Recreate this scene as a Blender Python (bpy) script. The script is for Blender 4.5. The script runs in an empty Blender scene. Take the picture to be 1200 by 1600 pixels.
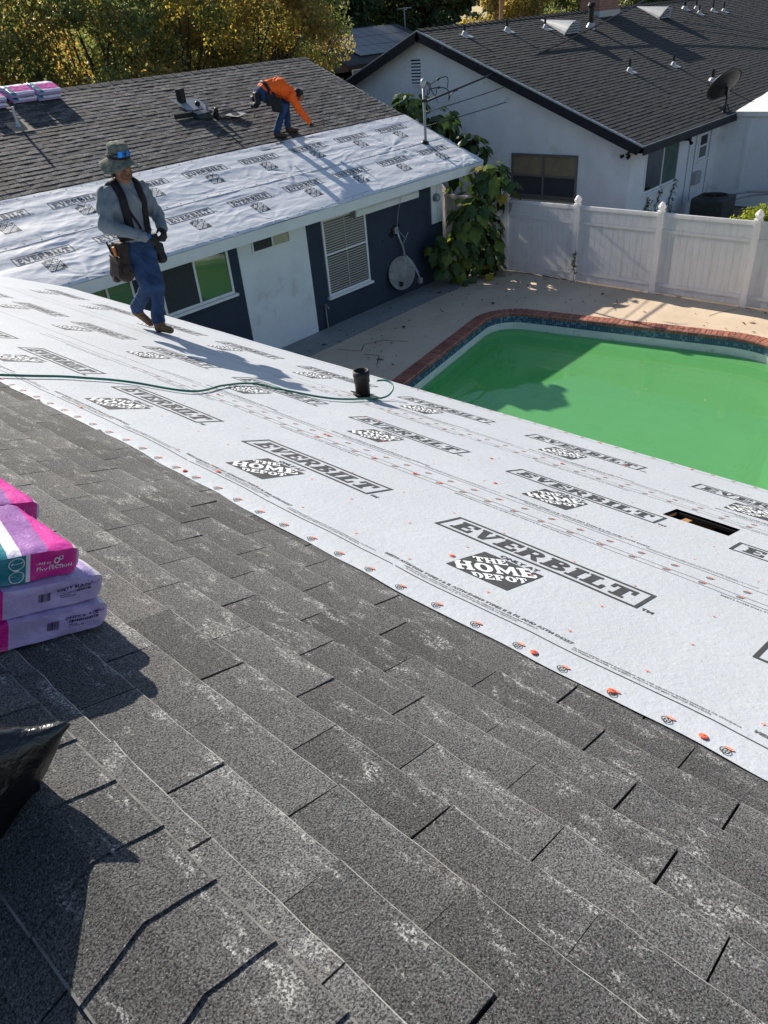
import bpy, bmesh, math, random
import numpy as np
from mathutils import Vector, Matrix, noise as mn
random.seed(7); np.random.seed(7)
scene = bpy.context.scene
col = scene.collection
# ------------------------------------------------------------------ camera
RIGHT = Vector((0.66284151, -0.74468611, -0.07799824))
DOWN = Vector((-0.45877179, -0.321593, -0.82831539))
FWD = Vector((0.59175128, 0.58482521, -0.55480618))
CAMP = Vector((0, 0, 5.7))
cd = bpy.data.cameras.new('camera'); cam = bpy.data.objects.new('camera', cd); col.objects.link(cam)
mw = Matrix.Identity(4)
for i in range(3):
    mw[i][0] = RIGHT[i]; mw[i][1] = -DOWN[i]; mw[i][2] = -FWD[i]; mw[i][3] = CAMP[i]
cam.matrix_world = mw
cd.sensor_fit = 'HORIZONTAL'; cd.sensor_width = 36; cd.lens = 36 * 1151.5 / 1200
cd.clip_start = .05; cd.clip_end = 900
scene.camera = cam
# ------------------------------------------------------------------ light
SUN_EL, SUN_AZ = math.radians(31.5), math.radians(10)      # azimuth from +Y towards +X
SUND = Vector((math.sin(SUN_AZ) * math.cos(SUN_EL), math.cos(SUN_AZ) * math.cos(SUN_EL), math.sin(SUN_EL)))
w = bpy.data.worlds.new('World'); scene.world = w; w.use_nodes = True
nt = w.node_tree; bg = nt.nodes['Background']
sky = nt.nodes.new('ShaderNodeTexSky'); sky.sky_type = 'NISHITA'; sky.sun_disc = False
sky.sun_elevation = SUN_EL; sky.sun_rotation = SUN_AZ; sky.air_density = 1.1; sky.dust_density = .8; sky.ozone_density = 2.2
nt.links.new(sky.outputs[0], bg.inputs[0]); bg.inputs[1].default_value = .078
sd = bpy.data.lights.new('sun', 'SUN'); sd.energy = 4.9; sd.angle = math.radians(.5); sd.color = (1, .92, .80)
so = bpy.data.objects.new('sun', sd); col.objects.link(so)
so.rotation_euler = (-SUND).to_track_quat('-Z', 'Y').to_euler()
scene.view_settings.view_transform = 'Standard'; scene.view_settings.look = 'None'
scene.view_settings.exposure = .72; scene.view_settings.gamma = 1
scene.render.engine = 'CYCLES'
scene.cycles.max_bounces = 7; scene.cycles.transparent_max_bounces = 12
scene.cycles.use_adaptive_sampling = True

# ------------------------------------------------------------------ helpers
def tag(o, label=None, cat=None, group=None, kind=None):
    if label: o['label'] = label
    if cat: o['category'] = cat
    if group: o['group'] = group
    if kind: o['kind'] = kind
    return o
def link(name, me, parent=None, mats=None):
    o = bpy.data.objects.new(name, me); col.objects.link(o)
    if mats:
        for m in (mats if isinstance(mats, (list, tuple)) else [mats]): me.materials.append(m)
    if parent: o.parent = parent
    return o
def empty(name, loc=(0, 0, 0)):
    o = bpy.data.objects.new(name, None); col.objects.link(o); o.location = loc; o.empty_display_size = .1
    return o
class MB:
    """collects faces; verts are given in world space, stored relative to the parent's location"""
    def __init__(s): s.v = []; s.f = []; s.m = []
    def add(s, verts, faces, mi=0):
        b = len(s.v); s.v += [tuple(p) for p in verts]
        s.f += [tuple(b + i for i in f) for f in faces]; s.m += [mi] * len(faces)
    def box(s, lo, hi, mi=0, M=None):
        x0, y0, z0 = lo; x1, y1, z1 = hi
        vs = [Vector(p) for p in ((x0,y0,z0),(x1,y0,z0),(x1,y1,z0),(x0,y1,z0),(x0,y0,z1),(x1,y0,z1),(x1,y1,z1),(x0,y1,z1))]
        if M is not None: vs = [M @ p for p in vs]
        s.add(vs, [(0,3,2,1),(4,5,6,7),(0,1,5,4),(1,2,6,5),(2,3,7,6),(3,0,4,7)], mi)
    def poly(s, pts, mi=0): s.add(pts, [tuple(range(len(pts)))], mi)
    def prism(s, pts, d, mi=0):
        n = len(pts); pts = [Vector(p) for p in pts]; d = Vector(d)
        s.add(pts + [p + d for p in pts], [tuple(range(n))[::-1], tuple(range(n, 2 * n))] + [(i, (i+1) % n, n + (i+1) % n, n + i) for i in range(n)], mi)
    def tube(s, pts, r, k=8, mi=0, caps=True):
        pts = [Vector(p) for p in pts]; n = len(pts)
        rs = r if isinstance(r, (list, tuple)) else [r] * n
        vs = []; up = None
        for i in range(n):
            t = (pts[min(i+1, n-1)] - pts[max(i-1, 0)]); t = t.normalized() if t.length > 1e-9 else Vector((0,0,1))
            if up is None: up = Vector((0,0,1)) if abs(t.z) < .9 else Vector((1,0,0))
            a = t.cross(up); a = a.normalized() if a.length > 1e-6 else t.orthogonal().normalized()
            b = a.cross(t).normalized(); up = b
            for j in range(k):
                an = 2 * math.pi * j / k; vs.append(pts[i] + (a * math.cos(an) + b * math.sin(an)) * rs[i])
        fs = [(i*k + j, i*k + (j+1) % k, (i+1)*k + (j+1) % k, (i+1)*k + j) for i in range(n-1) for j in range(k)]
        if caps: fs += [tuple(range(k))[::-1], tuple((n-1)*k + j for j in range(k))]
        s.add(vs, fs, mi)
    def grid(s, fn, nu, nv, mi=0, skip=None):
        vs = [fn(i / nu, j / nv) for j in range(nv + 1) for i in range(nu + 1)]
        fs = [(j*(nu+1)+i, j*(nu+1)+i+1, (j+1)*(nu+1)+i+1, (j+1)*(nu+1)+i) for j in range(nv) for i in range(nu) if not (skip and skip(i, j))]
        s.add(vs, fs, mi)
    def lathe(s, prof, c, axis=(0,0,1), k=20, mi=0, sx=1, sy=1):
        ax = Vector(axis).normalized(); a = ax.orthogonal().normalized(); b = ax.cross(a); c = Vector(c); n = len(prof)
        vs = [c + ax * h + (a * math.cos(2*math.pi*j/k) * sx + b * math.sin(2*math.pi*j/k) * sy) * r for r, h in prof for j in range(k)]
        s.add(vs, [(i*k + j, i*k + (j+1) % k, (i+1)*k + (j+1) % k, (i+1)*k + j) for i in range(n-1) for j in range(k)], mi)
    def mesh(s, name, off=(0,0,0)):
        me = bpy.data.meshes.new(name); o = Vector(off)
        me.from_pydata([(p[0]-o.x, p[1]-o.y, p[2]-o.z) for p in s.v], [], s.f)
        if any(s.m): me.polygons.foreach_set('material_index', s.m)
        me.update(); return me
    def build(s, name, mats, parent=None, smooth=False):
        off = (0,0,0)
        p = parent
        while p is not None: off = Vector(off) + p.location; p = p.parent
        me = s.mesh(name, off)
        if smooth: me.polygons.foreach_set('use_smooth', [True] * len(me.polygons))
        return link(name, me, parent, mats)
def bevel(o, wd, seg=2):
    m = o.modifiers.new('bevel', 'BEVEL'); m.width = wd; m.segments = seg; m.limit_method = 'ANGLE'; return o

# ------------------------------------------------------------------ materials
def N(nt, t, **kw):
    n = nt.nodes.new(t)
    for k, v in kw.items():
        if k.startswith('i_'):
            key = k[2:]; n.inputs[int(key) if key.isdigit() else key.replace('_', ' ')].default_value = v
        else: setattr(n, k, v)
    return n
def newmat(name):
    m = bpy.data.materials.new(name); m.use_nodes = True; nt = m.node_tree
    return m, nt, nt.nodes['Principled BSDF']
def c4(c): return (c[0], c[1], c[2], 1)
def mixc(nt, fac, a, b, blend='MIX'):
    n = nt.nodes.new('ShaderNodeMix'); n.data_type = 'RGBA'; n.blend_type = blend
    for s, v in ((n.inputs[0], fac), (n.inputs[6], a), (n.inputs[7], b)):
        if hasattr(v, 'links') or isinstance(v, bpy.types.NodeSocket): nt.links.new(v, s)
        else: s.default_value = v if isinstance(v, (int, float)) else c4(v)
    return n.outputs[2]
def ramp(nt, src, stops):
    r = nt.nodes.new('ShaderNodeValToRGB'); e = r.color_ramp.elements
    while len(e) < len(stops): e.new(.5)
    for i, (p, c) in enumerate(stops):
        e[i].position = p; e[i].color = c4(c) if not isinstance(c, (int, float)) else (c, c, c, 1)
    nt.links.new(src, r.inputs[0]); return r.outputs[0]
def pos(nt): return nt.nodes.new('ShaderNodeNewGeometry').outputs['Position']
def nz(nt, scale, detail=3, rough=.55, vec=None, dist=0):
    n = N(nt, 'ShaderNodeTexNoise'); n.inputs['Scale'].default_value = scale; n.inputs['Detail'].default_value = detail
    n.inputs['Roughness'].default_value = rough; n.inputs['Distortion'].default_value = dist
    nt.links.new(vec if vec is not None else pos(nt), n.inputs['Vector']); return n.outputs[0]
def mapv(nt, vec, scale=(1,1,1), rot=(0,0,0)):
    m = N(nt, 'ShaderNodeMapping'); m.inputs['Scale'].default_value = scale; m.inputs['Rotation'].default_value = rot
    nt.links.new(vec, m.inputs['Vector']); return m.outputs[0]
def bump(nt, b, h, strength, dist):
    n = N(nt, 'ShaderNodeBump'); n.inputs['Strength'].default_value = strength; n.inputs['Distance'].default_value = dist
    nt.links.new(h, n.inputs['Height']); nt.links.new(n.outputs[0], b.inputs['Normal']); return n
def mat(name, c, rough=.75, var=.25, scale=3., bp=None, spec=.3, metal=0, dirt=None, obj=False):
    m, nt, b = newmat(name)
    vec = N(nt, 'ShaderNodeTexCoord').outputs['Object'] if obj else pos(nt)
    f = nz(nt, scale, 5, .6, vec)
    a = tuple(x * (1 - var) for x in c); d = tuple(min(1, x * (1 + var)) for x in c)
    out = mixc(nt, ramp(nt, f, [(.3, 0.), (.7, 1.)]), a, d)
    if dirt:
        g = ramp(nt, nz(nt, dirt[1], 6, .65, vec), [(dirt[2], 0.), (dirt[2] + .15, 1.)])
        out = mixc(nt, g, out, dirt[0])
    nt.links.new(out, b.inputs['Base Color'])
    b.inputs['Roughness'].default_value = rough; b.inputs['Metallic'].default_value = metal
    b.inputs['Specular IOR Level'].default_value = spec
    if bp: bump(nt, b, nz(nt, bp[0], 4, .6, vec), bp[1], bp[2])
    return m
def shingle_mat(name, dark, light, worn, wamt=.55, gs=230., ws=(5., 11.), tabwear=False, rot=0, bstr=.9):
    m, nt, b = newmat(name); p = pos(nt)
    g = nz(nt, gs, 3, .7, p)
    base = mixc(nt, ramp(nt, g, [(.38, 0.), (.62, 1.)]), dark, light)
    oi = N(nt, 'ShaderNodeObjectInfo').outputs['Random']
    tint = ramp(nt, oi, [(0, .72), (1, 1.2)])
    base = mixc(nt, 1., base, tint, 'MULTIPLY')
    big = ramp(nt, nz(nt, 1.7, 4, .6, p), [(.3, .82), (.7, 1.12)])
    base = mixc(nt, 1., base, big, 'MULTIPLY')
    brown = ramp(nt, nz(nt, 3.1, 5, .6, p), [(.5, 0.), (.75, .55)])
    base = mixc(nt, brown, base, mixc(nt, 1., base, (1.05, .97, .93), 'MULTIPLY'))
    # worn patches where pale granules / mineral shows, streaked down the slope
    wv = mapv(nt, p, (ws[0], ws[1], ws[0]) if rot == 0 else (ws[1], ws[0], ws[0]))
    pn = nz(nt, 1., 6, .72, wv, .4)
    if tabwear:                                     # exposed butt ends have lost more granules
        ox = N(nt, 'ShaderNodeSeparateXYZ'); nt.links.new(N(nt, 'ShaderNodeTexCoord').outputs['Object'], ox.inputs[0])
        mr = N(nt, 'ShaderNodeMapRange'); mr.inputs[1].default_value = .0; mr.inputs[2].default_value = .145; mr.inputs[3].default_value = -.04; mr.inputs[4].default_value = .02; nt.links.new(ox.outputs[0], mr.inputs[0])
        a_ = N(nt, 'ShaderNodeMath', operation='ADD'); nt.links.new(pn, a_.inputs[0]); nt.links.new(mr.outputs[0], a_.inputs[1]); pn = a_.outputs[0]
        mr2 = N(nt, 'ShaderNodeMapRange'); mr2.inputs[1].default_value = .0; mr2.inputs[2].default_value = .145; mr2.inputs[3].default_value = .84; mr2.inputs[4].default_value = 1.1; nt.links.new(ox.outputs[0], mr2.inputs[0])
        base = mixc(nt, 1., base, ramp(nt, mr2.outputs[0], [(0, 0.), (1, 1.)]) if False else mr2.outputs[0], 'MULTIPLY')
    wm = ramp(nt, pn, [(wamt, 0.), (wamt + .1, 1.)])
    gm = ramp(nt, nz(nt, gs * .62, 4, .75, p), [(.5, 0.), (.56, 1.)])
    mm = N(nt, 'ShaderNodeMath', operation='MULTIPLY'); nt.links.new(wm, mm.inputs[0]); nt.links.new(gm, mm.inputs[1])
    outc = mixc(nt, mm.outputs[0], base, worn)
    # sparse single pale granules everywhere
    sp = ramp(nt, nz(nt, gs * .9, 2, .5, p), [(.675, 0.), (.71, .6)])
    outc = mixc(nt, sp, outc, worn)
    nt.links.new(outc, b.inputs['Base Color']); b.inputs['Roughness'].default_value = .85; b.inputs['Specular IOR Level'].default_value = .25
    bump(nt, b, g, bstr, .006)
    return m
M = {}
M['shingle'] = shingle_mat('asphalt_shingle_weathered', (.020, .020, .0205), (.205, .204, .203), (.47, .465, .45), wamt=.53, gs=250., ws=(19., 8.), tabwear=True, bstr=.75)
M['shingle_far'] = shingle_mat('asphalt_shingle_wing', (.036, .035, .035), (.105, .10, .098), (.34, .33, .32), wamt=.47, gs=90., ws=(2.2, 10.), rot=0, bstr=.5)
M['shingle_edge'] = mat('shingle_cut_edge', (.36, .35, .335), .9, .6, 14)
M['cap_edge'] = mat('cap_cut_edge', (.15, .145, .14), .9, .5, 20)
M['shingle_n'] = shingle_mat('asphalt_shingle_charcoal', (.026, .025, .025), (.058, .056, .055), (.10, .096, .092), wamt=.62, gs=70., bstr=.4)
M['felt'] = mat('black_felt', (.012, .012, .012), .95, .3, 20)
M['wood'] = mat('plywood', (.45, .24, .1), .8, .25, 14, (60, .3, .004))
M['lumber'] = mat('lumber_dark', (.16, .09, .045), .85, .3, 9)
def sheet_mat(name, c, bs, bd, fine):
    m, nt, b = newmat(name); p = pos(nt)
    f = nz(nt, 2.2, 6, .62, p); f2 = nz(nt, 24, 4, .6, p)
    o = mixc(nt, ramp(nt, f, [(.35, 0.), (.7, 1.)]), tuple(x * .93 for x in c), c)
    o = mixc(nt, ramp(nt, f2, [(.45, 0.), (.8, .35)]), o, tuple(x * .86 for x in c))
    sm = ramp(nt, nz(nt, 5.5, 7, .7, p, .6), [(.58, 0.), (.74, .55)])
    o = mixc(nt, sm, o, (.5, .49, .47))
    sp = ramp(nt, nz(nt, 75, 2, .5, p), [(.735, 0.), (.76, .8)])
    o = mixc(nt, sp, o, (.12, .11, .1))
    nt.links.new(o, b.inputs['Base Color']); b.inputs['Roughness'].default_value = .5; b.inputs['Specular IOR Level'].default_value = .35
    h = nz(nt, fine, 5, .65, p, .3)
    bump(nt, b, h, bs, bd)
    return m
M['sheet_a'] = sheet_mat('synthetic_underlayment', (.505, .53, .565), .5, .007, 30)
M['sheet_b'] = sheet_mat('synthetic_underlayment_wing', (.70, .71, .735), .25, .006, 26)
M['ink'] = mat('grey_black_ink', (.055, .055, .058), .65, .25, 30)
M['ink_fine'] = mat('thin_grey_ink', (.12, .12, .125), .65, .2, 30)
M['ink_white'] = mat('unprinted_white', (.72, .74, .76), .55, .08, 10)
M['cap'] = mat('orange_plastic_cap', (.72, .13, .06), .45, .2, 40)
M['tape'] = mat('orange_ink', (.72, .27, .18), .6, .25, 30)
M['blue_wall'] = mat('navy_stucco', (.036, .050, .074), .9, .12, 2.5, (70, .35, .006))
M['white_wall'] = mat('white_stucco', (.76, .78, .80), .9, .08, 1.6, (60, .4, .006), dirt=((.56, .56, .54), 1.3, .57))
M['white_trim'] = mat('white_trim_paint', (.78, .78, .78), .55, .06, 3)
M['vinyl'] = None
M['black_trim'] = mat('black_fascia_paint', (.012, .013, .018), .5, .4, 5, dirt=((.35, .35, .36), 3.2, .66))
M['deck'] = None
def glass_mat(name, c, rough=.03):
    m, nt, b = newmat(name)
    b.inputs['Base Color'].default_value = c4(c); b.inputs['Roughness'].default_value = rough
    b.inputs['Specular IOR Level'].default_value = .9; b.inputs['Coat Weight'].default_value = .6; b.inputs['Coat Roughness'].default_value = .02
    bump(nt, b, nz(nt, 1.3, 2, .5), .12, .02)
    return m
M['glass'] = glass_mat('window_glass_dark', (.018, .024, .022))
M['glass_green'] = glass_mat('window_glass_with_blind', (.05, .10, .04))
M['blind'] = mat('cream_blind', (.40, .38, .35), .7, .06, 5)
M['screen'] = mat('insect_screen', (.05, .055, .06), .8, .2, 60)
M['alu'] = mat('bronze_aluminium', (.2, .19, .18), .45, .1, 8, metal=.4)
M['galv'] = mat('galvanised_metal', (.42, .44, .46), .45, .2, 14, metal=.7)
M['grey_metal'] = mat('painted_grey_metal', (.28, .3, .32), .5, .2, 12, metal=.2)
M['lead'] = mat('pale_flashing', (.40, .41, .42), .55, .12, 9, metal=.2)
M['black'] = mat('black_plastic', (.012, .012, .013), .45, .3, 9)
M['blackpipe'] = mat('black_abs_pipe', (.014, .013, .013), .55, .4, 22, dirt=((.1, .09, .08), 18, .62))
M['tar'] = mat('roof_tar', (.02, .019, .018), .6, .4, 20)
# ------------------------------------------------------------------ site frame
AL = math.radians(21.55); CA, SA = math.cos(AL), math.sin(AL); TA = math.tan(AL)
YB = 11.604; ZE = 2.60; XA = 5.13; XR = 16.36; UE = 5.92; VR = 6.46; UR = .54
NA = Vector((SA, 0, CA)); DA = Vector((CA, 0, -SA)); A0 = CAMP - NA
NB = Vector((0, -SA, CA)); DB = Vector((0, CA, SA))
def PA(u, y, h=0.): return A0 + DA * u + Vector((0, y, 0)) + NA * h
def PB(x, v, h=0.): return Vector((x, YB, ZE)) + DB * v + NB * h
RIDGE = PA(UR, 0)
def PW(w_, y, h=0.): return Vector((RIDGE.x, y, RIDGE.z)) + Vector((-CA, 0, -SA)) * w_ + Vector((-SA, 0, CA)) * h
def pix(p):
    d = Vector(p) - CAMP; z = d.dot(FWD)
    return (600 + 1151.5 * d.dot(RIGHT) / z, 800 + 1151.5 * d.dot(DOWN) / z) if z > .05 else (-9999, -9999)
def inframe(p, m=40):
    x, y = pix(p); return -m < x < 1200 + m and -m < y < 1600 + m

# ------------------------------------------------------------------ ground
ground_m = mat('dry_soil', (.16, .12, .085), .95, .3, .8, (18, .5, .03))
TH = math.radians(10.5); E1 = Vector((math.cos(TH), math.sin(TH), 0)); E2 = Vector((-math.sin(TH), math.cos(TH), 0))
def PP(s, t, z=0.): return E1 * s + E2 * t + Vector((0, 0, z))
S0, S1, T0, T1 = 6.4, 15.45, -.15, 6.97
def rrect(ins, r, n=14):
    s0, s1, t0, t1 = S0 + ins, S1 - ins, T0 + ins, T1 - ins; pts = []
    r4 = r + 1.05                                   # the far right corner is rounder
    for cx, cy, a0, r in ((s1 - r, t1 - r, 0, r), (s0 + r, t1 - r, 90, r), (s0 + r, t0 + r, 180, r), (s1 - r4, t0 + r4, 270, r4)):
        for i in range(n + 1):
            a = math.radians(a0 + 90 * i / n); pts.append((cx + r * math.cos(a), cy + r * math.sin(a)))
    return pts
OUT = rrect(0, .95); INN = rrect(.29, .66)
def sheet_with_hole(rect, hole, z, zh=None):
    bm = bmesh.new()
    hv = [bm.verts.new((*PP(*q).xy, z)) for q in hole]; rv = [bm.verts.new((x, y, z)) for x, y in rect]
    es = [bm.edges.new((l[i], l[(i + 1) % len(l)])) for l in (hv, rv) for i in range(len(l))]
    bmesh.ops.triangle_fill(bm, edges=es, use_beauty=True)
    bmesh.ops.recalc_face_normals(bm, faces=bm.faces)
    for f in bm.faces:
        if f.normal.z < 0: f.normal_flip()
    me = bpy.data.meshes.new('sheet'); bm.to_mesh(me); bm.free(); return me
ground = link('ground', sheet_with_hole([(-400,-400),(600,-400),(600,600),(-400,600)], OUT, -.03), None, ground_m); tag(ground, kind='structure')
# concrete deck
dm, nt, b = newmat('pool_deck_concrete'); p = pos(nt)
o = mixc(nt, ramp(nt, nz(nt, .9, 6, .65, p), [(.3, 0.), (.7, 1.)]), (.50, .385, .275), (.64, .51, .375))
o = mixc(nt, ramp(nt, nz(nt, 4.5, 7, .7, p), [(.55, 0.), (.75, .5)]), o, (.38, .285, .205))
o = mixc(nt, ramp(nt, nz(nt, 60, 3, .6, p), [(.6, 0.), (.8, .35)]), o, (.2, .16, .13))
nt.links.new(o, b.inputs['Base Color']); b.inputs['Roughness'].default_value = .9
bump(nt, b, nz(nt, 40, 5, .7, p), .35, .006); M['deck'] = dm
deck = link('pool_deck', sheet_with_hole([(3.0,-4.0),(16.32,-4.0),(16.36,11.15),(3.0,11.15)], OUT, 0), None, dm); tag(deck, kind='structure')
strip_m = mat('concrete_walk', (.27, .27, .265), .9, .15, 1.4, (40, .35, .006), dirt=((.15, .14, .13), 3, .6))
b_ = MB(); b_.box((3.0, 11.165, -.06), (16.36, 12.03, .004)); path = b_.build('path', strip_m); tag(path, kind='structure')
# neighbour side ground, lawn-less yard
# ------------------------------------------------------------------ pool
pool_plaster = mat('pool_plaster_white', (.72, .74, .70), .7, .1, 3, dirt=((.42, .5, .36), 5, .58))
pool_green = mat('algae_green_plaster', (.36, .92, .36), .8, .22, .45, dirt=((.24, .66, .18), 1.0, .55))
grout = mat('pool_grout', (.16, .2, .24), .8, .1, 9)
bb = MB(); n = len(INN); WL = -.35; rings = [(-.052, INN, 1), (-.195, INN, 0), (-.40, INN, 2), (-.78, rrect(.33, .62), 2), (-.81, rrect(.66, .55), 2), (-1.35, rrect(.95, .5), 2), (-1.4, rrect(1.3, .4), 2)]
for (z0, r0, m0), (z1, r1, m1) in zip(rings, rings[1:]):
    for i in range(n):
        j = (i + 1) % n
        bb.poly([PP(*r0[i], z0), PP(*r1[i], z1), PP(*r1[j], z1), PP(*r0[j], z0)], m0)
bb.poly([PP(*q, -1.4) for q in rings[-1][1]], 2)
pool = bb.build('pool_basin', [pool_plaster, grout, pool_green]); tag(pool, kind='structure')
# tile band: small blue mosaic tiles
tile_ms = [mat('pool_tile_blue', (.05, .10, .2), .25, .3, 40, spec=.5), mat('pool_tile_light', (.16, .26, .38), .25, .3, 40, spec=.5)]
tb = MB(); ln = [0]
for i in range(n): ln.append(ln[-1] + (Vector(INN[(i+1) % n]) - Vector(INN[i])).length)
def along(pts, cum, d):
    d %= cum[-1]; i = max(k for k in range(len(cum) - 1) if cum[k] <= d + 1e-9)
    f = (d - cum[i]) / max(1e-9, cum[i+1] - cum[i]); a, c = Vector(pts[i]), Vector(pts[(i+1) % len(pts)]); return a.lerp(c, f), (c - a).normalized()
nt_ = int(ln[-1] / .048)
for k in range(nt_):
    q, t_ = along(INN, ln, k * ln[-1] / nt_); inn = Vector((-t_.y, t_.x)) * .006
    for r_ in range(3):
        z1 = -.06 - r_ * .045; e = t_ * .02
        c = q + inn
        tb.poly([PP(c.x - e.x, c.y - e.y, z1), PP(c.x - e.x, c.y - e.y, z1 - .040), PP(c.x + e.x, c.y + e.y, z1 - .040), PP(c.x + e.x, c.y + e.y, z1)], 1 if random.random() < .25 else 0)
o = tb.build('tile_band', tile_ms, pool); tag(o, 'band of small blue mosaic tiles below the brick coping', kind='stuff')
# brick coping
brick_m = []
for i, c in enumerate([(.31, .115, .078), (.36, .14, .095), (.26, .095, .066)]):
    brick_m.append(mat('coping_brick_%d' % i, c, .8, .25, 12, (50, .4, .006), dirt=((.42, .33, .27), 14, .66), obj=False))
mortar = mat('mortar', (.42, .36, .31), .9, .15, 20)
cb = MB(); OUT2 = rrect(.012, .938)
for i in range(n):
    j = (i+1) % n
    cb.add([PP(*OUT2[i], .012), PP(*INN[i], .012), PP(*INN[j], .012), PP(*OUT2[j], .012), PP(*INN[i], -.052), PP(*INN[j], -.052), PP(*OUT2[i], -.05), PP(*OUT2[j], -.05)],
           [(0,1,2,3), (1,4,5,2), (3,7,6,0)])
cop = cb.build('coping_bed', mortar, pool)
MIDL = rrect(.145, .805); ml = [0]
for i in range(n): ml.append(ml[-1] + (Vector(MIDL[(i+1) % n]) - Vector(MIDL[i])).length)
nb = int(ml[-1] / .108); bvars = []
for k in range(6):
    q = MB(); j = lambda a: random.uniform(-a, a); ln_, wd = .145, .046
    prof = [(-ln_, .0), (-ln_ + .01, .022), (ln_ - .03, .025 + j(.002)), (ln_ - .004, .014), (ln_ + .012, -.012), (ln_ + .008, -.05), (ln_ - .02, -.058)]
    w2 = wd + j(.002)
    q.add([(a, -w2, h) for a, h in prof] + [(a, w2, h) for a, h in prof], [(i, i+1, len(prof)+i+1, len(prof)+i) for i in range(len(prof)-1)] + [tuple(range(len(prof)))[::-1], tuple(range(len(prof), 2*len(prof)))])
    me = q.mesh('brick'); me.materials.append(brick_m[k % 3]); bvars.append(me)
bricks_rest = []; nbk = 0
for k in range(nb):
    q, t_ = along(MIDL, ml, (k + .5) * ml[-1] / nb); P = PP(q.x, q.y, 0)
    if not inframe(P, 60) or P.x < 8.5: continue
    d_ = E1 * t_.x + E2 * t_.y; inn = E1 * (-t_.y) + E2 * t_.x
    o = bpy.data.objects.new('brick', random.choice(bvars)); col.objects.link(o); o.parent = cop
    R_ = Matrix((inn, d_, Vector((0,0,1)))).transposed().to_4x4(); R_ = R_ if R_.determinant() > 0 else R_
    o.matrix_local = Matrix.Translation(P + Vector((0,0,random.uniform(-.002,.003)))) @ R_ @ Matrix.Rotation(random.uniform(-.02,.02), 4, 'Z')
    nbk += 1
print('coping bricks', nbk)
# water: murky green
wm_, nt, b = newmat('murky_green_water'); nt.nodes.remove(b); out = nt.nodes['Material Output']
tr = N(nt, 'ShaderNodeBsdfTransparent'); tr.inputs[0].default_value = (.76, .99, .77, 1)
df = N(nt, 'ShaderNodeBsdfDiffuse'); df.inputs[0].default_value = (.29, .86, .30, 1)
mx = N(nt, 'ShaderNodeMixShader'); mx.inputs[0].default_value = .3
gl = N(nt, 'ShaderNodeBsdfGlossy'); gl.inputs['Roughness'].default_value = .02
fr = N(nt, 'ShaderNodeFresnel'); fr.inputs[0].default_value = 1.33
mx2 = N(nt, 'ShaderNodeMixShader')
bmp = N(nt, 'ShaderNodeBump'); bmp.inputs['Strength'].default_value = .12; bmp.inputs['Distance'].default_value = .02
nt.links.new(nz(nt, 1.6, 2, .5), bmp.inputs['Height']); nt.links.new(bmp.outputs[0], gl.inputs['Normal']); nt.links.new(bmp.outputs[0], fr.inputs['Normal'])
nt.links.new(tr.outputs[0], mx.inputs[1]); nt.links.new(df.outputs[0], mx.inputs[2])
nt.links.new(fr.outputs[0], mx2.inputs[0]); nt.links.new(mx.outputs[0], mx2.inputs[1]); nt.links.new(gl.outputs[0], mx2.inputs[2])
nt.links.new(mx2.outputs[0], out.inputs[0])
q = MB(); q.poly([PP(*z, WL) for z in rrect(.295, .655)]); water = q.build('pool_water', wm_); tag(water, kind='structure')

# ------------------------------------------------------------------ the house
house = empty('house', (10.0, 12.05, 0)); tag(house, 'single-storey L-shaped house with navy walls, its roof being re-covered', 'house')
HU0, HU1, HY0, HY1 = 4.16, 4.38, .90, 1.25        # cut-out in the deck
rd = MB(); us = [UR, HU0, HU1, UE]; ys = [-7., HY0, HY1, YB]
for i in range(3):
    for j in range(3):
        if i == 1 and j == 1: continue
        for h in (0., -.018):
            rd.poly([PA(us[i], ys[j], h), PA(us[i+1], ys[j], h), PA(us[i+1], ys[j+1], h), PA(us[i], ys[j+1], h)], 0 if h == 0 else 1)
hc = [(HU0, HY0), (HU1, HY0), (HU1, HY1), (HU0, HY1)]
for i in range(4):
    a, c = hc[i], hc[(i+1) % 4]; rd.poly([PA(*a, 0), PA(*c, 0), PA(*c, -.018), PA(*a, -.018)], 1 if i == 2 else 0)  # three plywood cut faces coloured dark to imitate shade inside the opening
yv = lambda u: YB + (XA - PA(u, 0).x)
rd.poly([PA(UR, YB), PA(UE, YB), PA(UR, yv(UR))], 0)
rd.poly([PW(0, -7), PW(0, 17.), PW(5.4, 17.), PW(5.4, -7)], 0)
roofA = rd.build('roof_deck', [M['felt'], M['wood']], house)
rd = MB(); xv = XA - VR * CA
rd.poly([PB(XA, 0), PB(XR, 0), PB(XR, VR), PB(xv, VR)], 0)
yr = PB(0, VR).y; zr = PB(0, VR).z
rd.poly([(xv, yr, zr), (XR, yr, zr), (XR, yr + VR * CA, ZE), (xv, yr + VR * CA, ZE)], 0)
rd.poly([PB(XA, 0, -.05), PB(XR, 0, -.05), PB(XR, VR, -.05), PB(xv, VR, -.05)], 1)
roofB = rd.build('roof_deck', [M['felt'], M['white_trim']], house)
# rafters seen through the cut-out
q = MB()
for yy in (1.155,):
    q.add([PA(3.2, yy, -.019), PA(5.6, yy, -.019), PA(5.6, yy + .04, -.019), PA(3.2, yy + .04, -.019), PA(3.2, yy, -.16), PA(5.6, yy, -.16), PA(5.6, yy + .04, -.16), PA(3.2, yy + .04, -.16)],
          [(0,1,2,3),(4,7,6,5),(0,4,5,1),(1,5,6,2),(2,6,7,3),(3,7,4,0)])
q.build('rafter', M['wood'], house)
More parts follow.
